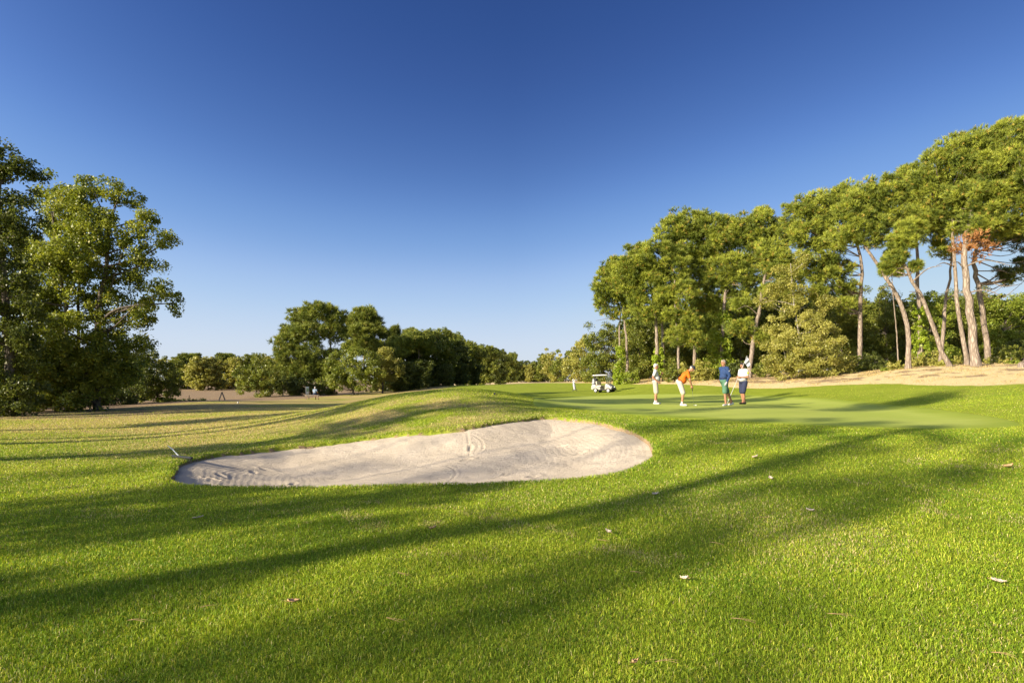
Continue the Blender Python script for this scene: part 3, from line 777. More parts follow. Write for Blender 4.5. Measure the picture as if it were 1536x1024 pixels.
tree_px('pine_tree', 'largest pine with the thickest trunk and a withered brown bough', GP, 39,
    [([(1465,549),(1455,467),(1447,406),(1450,350),(1470,280)], .46, 0)],
    [(1475,222,34,24),(1505,212,32,22),(1540,224,34,26),(1490,260,44,28),(1530,268,40,28),(1470,300,44,24),(1516,310,44,24),(1500,340,36,14),(1450,342,28,12),(1512,196,14,9)], 'pine',
    dead=[(1462,366,32,14),(1438,374,14,8),(1480,378,14,8)], bare=[[(1447,406),(1430,395),(1412,400)],[(1448,400),(1470,392),(1500,402)],[(1450,440),(1470,436),(1486,446)],[(1468,325),(1485,312),(1505,290)]])
tree_px('pine_tree', 'dark shaded pine behind the thickest trunk', GP, 46,
    [([(1484,546),(1467,426),(1461,385),(1470,340)], .36, 0)],
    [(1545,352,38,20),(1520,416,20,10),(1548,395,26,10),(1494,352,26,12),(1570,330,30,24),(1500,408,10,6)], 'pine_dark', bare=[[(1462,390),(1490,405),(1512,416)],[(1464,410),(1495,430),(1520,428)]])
tree_px('pine_tree', 'pine at the right edge of the picture, only its lower trunk and boughs showing', GP, 36,
    [([(1532,556),(1546,515),(1562,440),(1575,360)], .36, 0)],
    [(1592,300,46,36),(1568,250,38,28),(1600,240,40,30),(1610,350,44,28)], 'pine')
# broad-leaved understorey behind the pines
GU = 'broad-leaved trees filling in behind the pines'
for px, Y, pads, st, lab in (
    (958, 74, [(950,520,26,34),(970,500,26,30),(940,550,24,24),(968,545,26,28)], 'oak', 'shady oak right of the ivy clad twin stemmed pine'),
    (1010, 72, [(1005,545,24,24),(1020,515,24,28),(1040,540,26,28),(1000,505,18,24)], 'oak', 'oak thicket between the two pale straight trunks and the slim pine'),
    (1055, 72, [(1050,530,22,36),(1065,495,24,28),(1058,460,20,24),(1070,545,20,20)], 'fresh', 'bright leafy tree left of the ivy covered pine'),
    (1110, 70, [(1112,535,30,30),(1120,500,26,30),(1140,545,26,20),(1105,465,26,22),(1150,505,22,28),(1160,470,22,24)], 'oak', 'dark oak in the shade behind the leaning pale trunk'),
    (1262, 66, [(1260,490,30,40),(1285,470,26,40),(1270,530,30,26),(1300,520,28,30),(1240,465,30,30)], 'oak', 'dark oak behind the dense broad crowned pine'),
    (1330, 64, [(1325,500,26,34),(1340,470,22,26),(1318,535,28,20),(1350,520,22,24),(1332,440,14,14)], 'oak', 'oak behind the bent trunk'),
    (1395, 62, [(1390,495,24,32),(1405,470,24,24),(1400,530,28,20),(1380,455,14,14)], 'fresh', 'leafy oak behind the crooked trunks'),
    (1440, 66, [(1435,470,34,28),(1450,500,34,28),(1425,510,26,30),(1470,470,26,26),(1445,535,40,16)], 'oak', 'rounded oak between the slim trunks and the thickest trunk'),
    (1500, 64, [(1495,480,36,30),(1520,465,34,22),(1535,495,30,30),(1505,520,40,24),(1560,480,34,34)], 'fresh', 'wide sunlit oak right of the thickest trunk'),
    ):
    tree_px('oak_tree', lab, GU, Y, [([(px, 570), (px + 2, 545), (px - 2, 500)], .28, 0)], pads, st)
# low bushes along the foot of the belt
GB = 'low bushes at the foot of the pine belt'
for px, py, Y, rx, ry, st, lab in (
    (948,568,62,12,12,'fresh','low green bush right of the twin stemmed pine'),(1008,560,57,12,12,'oak','low bush between the two pale straight trunks and the slim pine'),
    (1046,557,56,24,14,'olive','yellowish bush behind the man in orange'),(1068,560,57,16,12,'fresh','green bush at the foot of the ivy covered pine'),
    (1105,556,58,18,14,'dark','dark bush behind the man in navy'),(1148,552,54,16,14,'oak','bush right of the leaning pale trunk'),
    (1280,548,50,16,16,'oak','bush at the foot of the dense broad crowned pine'),(1312,545,49,18,14,'dark','dark bush left of the bent trunk'),
    (1372,542,45,14,10,'olive','small straw coloured bush at the foot of the bent trunk'),(1396,538,44,14,12,'olive','scrubby bush between the straight and the crooked trunk'),
    (1440,541,44,14,7,'olive','tiny bush left of the thickest trunk'),(1500,532,48,26,12,'oak','low bush right of the thickest trunk'),(1345,548,43,10,7,'olive','small straw coloured scrub left of the foot of the bent trunk'),(1416,546,42,9,6,'olive','low scrub between the feet of the crooked and the right leaning trunk'),(1490,543,42,12,7,'olive','dry scrub on the bank just right of the thickest trunk'),(1516,546,40,9,5,'fresh','tiny green shrub on the bank near the right edge'),(1245,560,47,10,6,'olive','dry scrub right of the broad olive bush'),(1330,556,44,8,5,'fresh','tiny green shrub on the bank left of the bent trunk'),(1528,524,52,20,14,'dark','dark bush near the right edge of the picture')):
    tree_px('bush', lab, GB, Y, [([(px, py + ry), (px + 1, py + ry * .3), (px, py - ry * .3)], .05, 0)], [(px, py, rx, ry), (px - rx * .5, py + ry * .3, rx * .6, ry * .7), (px + rx * .55, py + ry * .35, rx * .55, ry * .6)], st, twigs=8, limb_r=.03, cat='bush')
# trees past the cart
GC = 'broad-leaved trees lining the fairway past the golf cart'
for px, Y, pads, st, lab in (
    (905, 78, [(898,520,22,26),(915,535,22,28),(890,555,20,20),(912,505,16,18),(905,560,26,16)], 'oak', 'leafy oak standing directly behind the golf cart'),
    (872, 90, [(872,535,20,22),(885,520,18,18),(862,555,18,20),(884,555,20,18)], 'olive', 'sunlit oak left of the golf cart'),
    (848, 105, [(848,545,18,22),(838,560,16,16),(858,538,14,16)], 'oak', 'rounded oak in the middle of the trees past the cart'),
    (828, 125, [(828,552,14,22),(822,540,10,12),(834,562,14,14)], 'olive', 'smaller oak at the far end of the trees past the cart')):
    tree_px('oak_tree', lab, GC, Y, [([(px, 577), (px, 560), (px, 535)], .28, 0)], pads, st)

# left group
GL = 'big trees on the left edge of the course'
tree_px('poplar_tree', 'tall many-stemmed poplar with two boughs reaching right against the sky', GL, 34,
    [([(148,612),(146,540),(146,470),(160,400),(165,330)], .34, 0), ([(88,614),(92,560),(100,480),(88,400),(80,330)], .26, -.6), ([(120,610),(118,540),(118,440),(130,340)], .2, .8)],
    [(142,284,24,16),(112,296,24,18),(77,296,22,24),(180,292,26,18),(220,322,18,12),(256,362,22,12),(240,440,30,12),(262,455,16,9),(206,372,26,22),(130,330,40,34),(84,346,34,36),(56,420,28,32),(86,395,34,36),(138,394,40,40),
     (186,406,26,26),(107,458,40,40),(52,480,30,32),(155,460,32,34),(76,536,36,36),(137,528,36,38),(190,510,26,26),(206,474,18,20),(78,584,28,18),(168,566,32,28),(228,390,14,10),(216,460,22,12),(210,345,20,14),(60,560,36,30,-1.2),(100,520,36,34,-1.4),(150,560,30,30,-1.2),(110,575,30,24,-1.0),(178,540,26,28,-.8),(60,450,34,36,-1),(120,390,36,36,-1.2),(160,350,30,30,-1),(45,380,22,30),(196,560,20,24),(128,610,20,10,-.8),(60,605,24,14,-.8),(90,596,30,18,-1.6),(120,555,30,30,-2),(85,545,32,34,-2),(150,590,26,18,-1.4),(40,570,30,30,-1.4),(170,530,24,26,-1.4),(135,500,30,30,-1.8)], 'poplar', clump=.5, dens=3.0, twigs=60, shell=.35, depth=.9, leafL=.145, per=110,
    bare=[[(160,500),(190,480),(230,445)],[(165,440),(180,410),(205,365)]])
tree_px('poplar_tree', 'dark tall tree cut by the left edge of the picture', GL, 28,
    [([(22,630),(14,540),(8,450),(0,330),(-5,240)], .38, 0)],
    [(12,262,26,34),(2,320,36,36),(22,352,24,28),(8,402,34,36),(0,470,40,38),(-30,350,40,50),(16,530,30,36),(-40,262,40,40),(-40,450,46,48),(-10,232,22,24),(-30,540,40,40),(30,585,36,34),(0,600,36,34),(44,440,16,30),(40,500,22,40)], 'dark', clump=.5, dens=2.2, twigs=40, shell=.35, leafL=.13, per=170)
tree_px('oak_tree', 'small bright tree tapering up at the right foot of the poplar', GL, 46,
    [([(236,608),(236,580),(234,540)], .16, 0)], [(232,545,18,18),(246,560,24,20),(240,584,30,18),(218,580,18,20),(262,580,12,18)], 'oak')
tree_px('oak_tree', 'dark cone shaped tree between the poplar and the small bright tree', GL, 44,
    [([(205,612),(206,580),(206,530)], .18, 0)], [(206,520,14,20),(204,550,22,22),(200,580,26,24),(222,560,16,20)], 'dark')
GLB = 'bushes under the trees on the left'
for px, py, Y, rx, ry, st, lab in (
    (20,590,36,40,26,'dark','dark bush at the left edge under the tallest tree'),(60,585,39,28,26,'dark','dark bush left of the poplar stems'),(112,590,40,26,20,'dark','shaded bush between the poplar stems'),
    (150,588,41,24,20,'oak','bush right of the poplar stems'),(182,596,42,24,15,'dark','dark bush below the cone shaped tree'),(250,602,46,14,8,'fresh','low bright bush at the right foot of the small bright tree'),(283,602,48,22,5,'fresh','flat strip of low green shrub right of the trees')):
    tree_px('bush', lab, GLB, Y, [([(px, py + ry), (px + 1, py + ry * .3), (px, py - ry * .3)], .05, 0)], [(px, py, rx, ry), (px - rx * .5, py + ry * .3, rx * .6, ry * .7), (px + rx * .55, py + ry * .35, rx * .55, ry * .6)], st, twigs=8, limb_r=.03, cat='bush')

# middle distance
GM = 'trees around the far tee'
tree_px('pine_tree', 'wide double stemmed pine in the middle of the picture with a flat rounded top', GM, 85,
    [([(478,592),(476,540),(472,500),(468,478)], .36, 0), ([(502,592),(499,545),(495,512),(492,480)], .3, .5)],
    [(452,476,22,12),(480,470,28,12),(504,480,14,14),(440,498,20,14),(430,520,16,14),(445,535,24,16),(460,555,22,14),(466,500,26,14),(500,498,18,12),(425,545,12,12),(440,565,22,14),(474,532,20,14),(490,556,20,14),(468,556,20,14),(500,535,10,10)], 'pine_far', ivy=[(478,570,8,16)])
tree_px('pine_tree', 'slim flat topped pine right of the double stemmed pine', GM, 96,
    [([(548,590),(546,540),(545,500),(548,478)], .3, 0)], [(530,482,13,8),(548,474,16,10),(562,486,12,10),(545,497,20,9),(572,500,8,8),(522,500,9,8),(548,514,20,9),(566,524,16,12),(528,522,12,9)], 'pine_far')
tree_px('oak_tree', 'sunlit round oak below the flat topped pine', GM, 80,
    [([(530,594),(530,575),(528,550)], .3, 0)], [(515,536,22,16),(545,540,24,20),(500,556,18,16),(530,570,36,18),(562,552,18,18),(505,575,22,16)], 'sunoak')
tree_px('oak_tree', 'brownish green oak right of the sunlit round oak', GM, 84,
    [([(574,593),(574,575),(573,550)], .26, 0)], [(572,545,18,20),(588,555,16,18),(580,535,12,14),(566,568,20,14)], 'olive')
tree_px('bush', 'big dark rounded bush left of the double stemmed pine', GM, 76,
    [([(384,597),(384,580),(383,565)], .16, 0)], [(386,546,20,16),(374,566,20,18),(400,568,22,20),(388,580,30,12)], 'oak', cat='bush')
tree_px('spruce_tree', 'thin greyish conifer rising above the wood beyond the mound', GM, 104,
    [([(592,584),(592,540),(592,492)], .18, 0)], [(592,498,6,10),(591,512,9,10),(593,528,11,12),(590,545,12,12)], 'pine_dark')
for px, py, Y, rx, ry, st, lab in ((425,578,80,22,12,'dark','dark bush below the left side of the double stemmed pine'),(452,580,81,20,12,'dark','dark bush behind the upright tee board'),(484,580,82,20,12,'dark','dark bush behind the seated person'),(600,578,88,16,11,'dark','dark bush at the foot of the wood beyond the mound')):
    tree_px('bush', lab, 'dark bushes behind the far tee', Y, [([(px, py + ry), (px + 1, py + ry * .3), (px, py - ry * .3)], .06, 0)], [(px, py, rx, ry), (px - rx * .5, py + ry * .3, rx * .6, ry * .7), (px + rx * .55, py + ry * .35, rx * .55, ry * .6)], st, twigs=8, limb_r=.04, cat='bush')

# ------------------------------------------------------------------ woods built from prototypes
def proto(kind, seed):
    rg = np.random.default_rng(seed)
    if kind == 'pine':
        tr = [(A3([[0, 0, -.2], [.15, .1, 3], [rg.uniform(-.5, .5), .2, 6.5], [0, 0, 9.2]]), .26)]
        pads = [(A3([rg.uniform(-1.9, 1.9), rg.uniform(-1.9, 1.9), rg.uniform(6.2, 10.2)]), A3([rg.uniform(1.3, 2.0), rg.uniform(1.3, 2.0), rg.uniform(.8, 1.3)])) for _ in range(9)]
        return make_tree('pine_tree', None, None, tr, pads, 'pine_far', base=A3([0, 0, 0.]), leafL=.42, seed=seed, twigs=10)
    tr = [(A3([[0, 0, -.2], [.1, 0, 2], [0, .2, 5], [.2, 0, 8]]), .26)]
    pads = [(A3([rg.uniform(-2.0, 2.0), rg.uniform(-2.0, 2.0), z_]), A3([rg.uniform(1.4, 2.3), rg.uniform(1.4, 2.3), rg.uniform(1.2, 2.0)])) for z_ in np.linspace(1.2, 8.8, 15)]
    pads.append((A3([0, 0, 9.0]), A3([1.6, 1.6, 1.4])))
    return make_tree('oak_tree', None, None, tr, pads, kind, base=A3([0, 0, 0.]), leafL=.36, seed=seed, twigs=8)
PROTO = {}
def wood_tree(kind, var, loc, H, label, group, wide=1.0, rz=None):
    key = (kind, var)
    if key not in PROTO:
        o = proto(kind, 900 + var * 7 + len(kind)); PROTO[key] = o
    else:
        o = copy_tree(PROTO[key])
    o.location = loc; s = H / 10.6; o.scale = (s * wide, s * wide, s)
    o.rotation_euler = (0, 0, random.uniform(0, 6.28) if rz is None else rz)
    tag(o, label, 'tree', group)
    return o
def ord_(i): return ('first second third fourth fifth sixth seventh eighth ninth tenth eleventh twelfth thirteenth fourteenth fifteenth sixteenth seventeenth eighteenth nineteenth twentieth '
                     'twenty-first twenty-second twenty-third twenty-fourth').split()[i]
def place(px, Y, top, kind, var, label, group, wide=1.0):
    x = (px - CXP) / FPX * Y; z = gz(x, Y)
    H = CAMZ - (top - HYP) / FPX * Y - z
    return wood_tree(kind, var, (x, Y, z - .05), max(H, 2.5), label, group, wide)
# the wood running away beyond the mound
tops = ([565, 600, 640, 680, 710, 740, 768], [515, 503, 496, 505, 514, 524, 534])
row = [(585, 96), (600, 92), (614, 100), (628, 96), (640, 104), (652, 110), (664, 106), (675, 118), (686, 116), (697, 128), (707, 126), (716, 140), (726, 150), (735, 160), (743, 176), (751, 190), (759, 206), (765, 226)]
for i, (px, Y) in enumerate(row):
    kind = ('oak', 'pine', 'dark', 'pine', 'oak', 'pine')[i % 6]
    place(px, Y, float(np.interp(px, *tops)) + random.uniform(-3, 4), kind, i % 2, f'{"pine" if kind == "pine" else "dark broad-leaved tree"}, {ord_(i)} from the left along the wood beyond the mound', 'trees of the wood beyond the mound', 1.0)
for i, (px, Y, H) in enumerate(((606, 86, 4.5), (622, 88, 4), (636, 92, 5), (668, 99, 4.5), (690, 108, 5), (712, 120, 5))):
    place(px, Y, HYP - (H - CAMZ) * FPX / Y, 'dark', 0, f'low dark sapling at the front of the wood beyond the mound, {ord_(i)} from the left', 'saplings at the edge of the wood', 1.1)
# far wood on the left
for i in range(13):
    px = 258 + i * 13.5; Y = random.uniform(128, 150)
    place(px, Y, random.uniform(529, 538), ('olive', 'oak', 'pine', 'olive')[i % 4], 0, f'distant sunlit tree beyond the dry field, {ord_(i)} from the left behind the small bright tree', 'distant trees beyond the dry field', 1.25)
# trees closing the far end of the fairway
for i, px in enumerate((768, 776, 785, 793, 801, 809, 816)):
    place(px, 270 + 12 * (i % 3), (539, 541, 540, 545, 541, 546, 530)[i], ('dark', 'oak', 'dark', 'olive', 'oak', 'olive', 'oak')[i], 0, f'distant tree closing the end of the fairway, {ord_(i)} from the left', 'distant trees at the end of the fairway', 1.1)
# wood behind the pine belt and the far left, closing the view between the trunks
for i, (px, Y, top) in enumerate(((960, 92, 480), (1000, 95, 470), (1040, 92, 465), (1085, 90, 455), (1130, 88, 450), (1180, 86, 440), (1225, 84, 445), (1275, 82, 440), (1320, 80, 450), (1370, 80, 445), (1420, 82, 445), (1470, 80, 440), (1520, 80, 450), (1565, 78, 440), (985, 84, 455), (1015, 82, 470), (1065, 82, 450), (1105, 80, 440), (1150, 78, 430))):
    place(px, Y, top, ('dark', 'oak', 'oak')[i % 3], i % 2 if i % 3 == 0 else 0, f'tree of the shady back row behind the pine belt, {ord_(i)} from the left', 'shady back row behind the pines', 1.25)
for i, (px, Y, top) in enumerate(((-20, 52, 500), (30, 55, 505), (75, 56, 515), (120, 58, 520), (165, 60, 530), (205, 62, 540))):
    place(px, Y, top, ('dark', 'oak')[i % 2], 0, f'shaded tree in the thicket behind the big poplar, {ord_(i)} from the left', 'thicket behind the poplar', 1.2)

# ------------------------------------------------------------------ tall trees left of and behind the camera whose shadows cross the lawn
SD = A3([math.sin(math.radians(55)), math.cos(math.radians(55))]); SN = A3([SD[1], -SD[0]])
for u, v, H, tr, cr, low, leafy in SHADE:
    p = SN * u + SD * v; g = gz(p[0], p[1]); rg = np.random.default_rng(int(abs(u * 10)))
    line = [A3([p[0], p[1], g - .2]), A3([p[0] + rg.uniform(-.15, .15), p[1], g + H * .33]), A3([p[0] + rg.uniform(-.3, .3), p[1] + rg.uniform(-.3, .3), g + H * .66]), A3([p[0], p[1], g + H * .95])]
    pads = []
    for k in range(9):
        t = low + (1 - low) * (k + .5) / 9; rr = cr * (1.15 - .5 * abs(t - .75))
        pads.append((A3([p[0] + rg.uniform(-.7, .7) * rr, p[1] + rg.uniform(-.7, .7) * rr, g + H * t]), A3([rr * rg.uniform(.5, .9), rr * rg.uniform(.5, .9), rr * rg.uniform(.4, .7)])))
    make_tree('pine_tree', 'tall pine standing outside the picture whose long shadow crosses the lawn', 'trees outside the picture casting the long shadows', [(np.array(line), tr / .7)], pads, 'pine', base=line[0], leafL=.24, twigs=14, clump=.42, dens=1.6, per=max(4, int(26 * leafy)))
# ------------------------------------------------------------------ solid modelling helpers
def solid(pieces, sides=14):
    """closed pieces: ('cap', a, b, ra, rb) rounded tapered limbs, ('ell', c, (rx,ry,rz), rot) ellipsoids"""
    groups = []
    for p in pieces:
        if p[0] == 'cap':
            a, b = np.array(p[1], float), np.array(p[2], float); ra, rb = p[3], p[4]
            ax = b - a; L = np.linalg.norm(ax) + 1e-9; ax = ax / L
            ref = A3([0, 0, 1.]) if abs(ax[2]) < .9 else A3([1., 0, 0])
            u = np.cross(ax, ref); u /= np.linalg.norm(u); v = np.cross(ax, u)
            prof = [(-ra * math.cos(t), ra * math.sin(t)) for t in np.linspace(0.12, math.pi / 2, 5)] + [(L + rb * math.sin(t), rb * math.cos(t)) for t in np.linspace(0, math.pi / 2 - .12, 5)]
            an = np.linspace(0, 2 * math.pi, sides, endpoint=False)
            V = np.array([a + ax * h + r * (math.cos(t) * u + math.sin(t) * v) for h, r in prof for t in an])
            m = len(prof)
        else:
            c, r = np.array(p[1], float), np.array(p[2], float); R = np.array(p[3]) if len(p) > 3 else np.eye(3)
            an = np.linspace(0, 2 * math.pi, sides, endpoint=False); ph = np.linspace(-math.pi / 2 + .12, math.pi / 2 - .12, 10)
            V = np.array([c + R @ (r * A3([math.cos(f) * math.cos(t), math.cos(f) * math.sin(t), math.sin(f)])) for f in ph for t in an])
            m = len(ph)
        i = np.arange(m - 1)[:, None] * sides + np.arange(sides)[None]; j = np.arange(m - 1)[:, None] * sides + (np.arange(sides)[None] + 1) % sides
        F = np.stack([i, j, j + sides, i + sides], -1).reshape(-1, 4)
        groups.append((V, F))
        groups.append((V[:sides], np.arange(sides)[None, ::-1])); groups.append((V[-sides:], np.arange(sides)[None]))
    return groups
def fused(name, pieces, voxel=.012, smooth=4, parent=None, mat=None):
    """one continuous surface grown over all pieces"""
    me = np_mesh(name, solid(pieces)); bm = bmesh.new(); bm.from_mesh(me)
    bmesh.ops.remove_doubles(bm, verts=bm.verts, dist=1e-6); bmesh.ops.recalc_face_normals(bm, faces=bm.faces); bm.to_mesh(me); bm.free()
    o = bpy.data.objects.new('tmp', me); COL.objects.link(o)
    r = o.modifiers.new('r', 'REMESH'); r.mode = 'VOXEL'; r.voxel_size = voxel; r.use_smooth_shade = True
    if smooth:
        s = o.modifiers.new('s', 'SMOOTH'); s.factor = .5; s.iterations = smooth
    dg = bpy.context.evaluated_depsgraph_get()
    m2 = bpy.data.meshes.new_from_object(o.evaluated_get(dg)); m2.name = name
    bpy.data.objects.remove(o); bpy.data.meshes.remove(me)
    m2.materials.clear()
    return link(name, m2, mat, parent)
def add_box(bm, c, s, rz=0.0, bev=0.0, rot=None):
    M = Matrix.Translation(c) @ (rot.to_4x4() if rot else Matrix.Rotation(rz, 4, 'Z')) @ Matrix.Diagonal((s[0], s[1], s[2], 1))
    r = bmesh.ops.create_cube(bm, size=1.0, matrix=M)
    if bev:
        es = list({e for v in r['verts'] for e in v.link_edges})
        bmesh.ops.bevel(bm, geom=es, offset=bev, segments=2, affect='EDGES', profile=.6)
def add_rod(bm, pts, r, sides=8, r2=None):
    c = np.asarray(pts, float); rad = np.linspace(r, r2 if r2 is not None else r, len(c))
    v, f = tube(c, rad, sides)
    vs = [bm.verts.new(q) for q in v]
    for q in f: bm.faces.new([vs[i] for i in q])
    bm.faces.new(vs[:sides][::-1]); bm.faces.new(vs[-sides:])
def bm_obj(name, bm, mat, parent=None, smooth=True):
    bmesh.ops.recalc_face_normals(bm, faces=bm.faces)
    me = bpy.data.meshes.new(name); bm.to_mesh(me); bm.free()
    if smooth:
        for p in me.polygons: p.use_smooth = True
        try: me.set_sharp_from_angle(angle=math.radians(40))
        except Exception: pass
    return link(name, me, mat, parent)
def extrude_profile(bm, prof, y0, y1, bev=0.0):
    """side outline (x, z) swept across from y0 to y1"""
    a = [bm.verts.new((x, y0, z)) for x, z in prof]; b = [bm.verts.new((x, y1, z)) for x, z in prof]; n = len(prof)
    fs = [bm.faces.new(a), bm.faces.new(b[::-1])]
    for i in range(n): fs.append(bm.faces.new([a[i], b[i], b[(i+1) % n], a[(i+1) % n]]))
    if bev:
        es = [e for e in bm.edges if e.verts[0] in a + b]
        bmesh.ops.bevel(bm, geom=es, offset=bev, segments=2, affect='EDGES', profile=.6)

# ------------------------------------------------------------------ people
SKIN = plain('skin_tanned', (.36, .175, .10), .5, var=.06, scale=20)
HAIRG = plain('hair_grey', (.42, .40, .38), .7, var=.25, scale=60)
HAIRD = plain('hair_dark', (.05, .035, .028), .6, var=.3, scale=60)
EYE = plain('eye_dark', (.03, .025, .02), .3)
LIP = plain('lips', (.38, .15, .11), .5)
WHITE = plain('white_cloth', (.50, .49, .48), .8, var=.05, bmp=.15)
ORANGE = plain('orange_cloth', (.56, .13, .006), .8, var=.08, bmp=.15)
CREAM = plain('cream_cloth', (.46, .415, .34), .85, var=.05, bmp=.15)
NAVY = plain('navy_cloth', (.018, .045, .13), .8, var=.15, bmp=.15)
DKNAVY = plain('dark_navy_cloth', (.022, .028, .062), .85, var=.12, bmp=.15)
GREEN_C = plain('green_cloth', (.075, .165, .10), .85, var=.1, bmp=.15)
GREYBLUE = plain('grey_blue_cloth', (.20, .26, .34), .85, var=.1)
SHOE_W = plain('white_shoe', (.52, .52, .52), .4, var=.03)
SHOE_D = plain('dark_shoe', (.05, .04, .035), .4, var=.1)
YELLOWP = plain('yellow_patch', (.85, .80, .05), .7, var=.05)
BLACK_P = plain('black_plastic', (.02, .02, .022), .45, var=.2)

def hand(w, d, n, curl=.6, side=1):
    """palm, four unequal bent fingers and a thumb leaving the side of the palm; w wrist, d finger direction, n palm normal"""
    w = np.array(w, float); d = np.array(d, float); d /= np.linalg.norm(d); n = np.array(n, float); n -= d * (n @ d); n /= np.linalg.norm(n)
    c = np.cross(n, d) * side; out = [('cap', w, w + d * .045 + c * .012, .026, .024), ('cap', w + d * .02 - c * .008, w + d * .085 - c * .026, .018, .013), ('cap', w + d * .03, w + d * .09, .018, .014), ('cap', w + d * .03 + c * .01, w + d * .088 + c * .026, .018, .014)]
    for off, L in ((-.031, .062), (-.011, .080), (.010, .086), (.030, .076)):
        k = w + d * .088 + c * off
        d1 = d * math.cos(curl * .7) + n * math.sin(curl * .7); d2 = d * math.cos(curl * 1.7) + n * math.sin(curl * 1.7)
        m = k + d1 * L * .5; out += [('cap', k, m, .0098, .009), ('cap', m, m + d2 * L * .5, .009, .0075)]
    t0 = w + d * .03 + c * .024; t1 = t0 + d * .035 + c * .026 + n * .012; t2 = t1 + d * .028 + c * .004 + n * .02
    return out + [('cap', t0, t1, .013, .011), ('cap', t1, t2, .011, .009)]
def lerp(a, b, t): return np.array(a) * (1 - t) + np.array(b) * t
def frame(f, u=(0, 0, 1)):
    f = np.array(f, float); f /= np.linalg.norm(f); u = np.array(u, float); l = np.cross(u, f); l /= np.linalg.norm(l); u = np.cross(f, l)
    return np.stack([f, l, u], 1)     # columns: forward, left, up

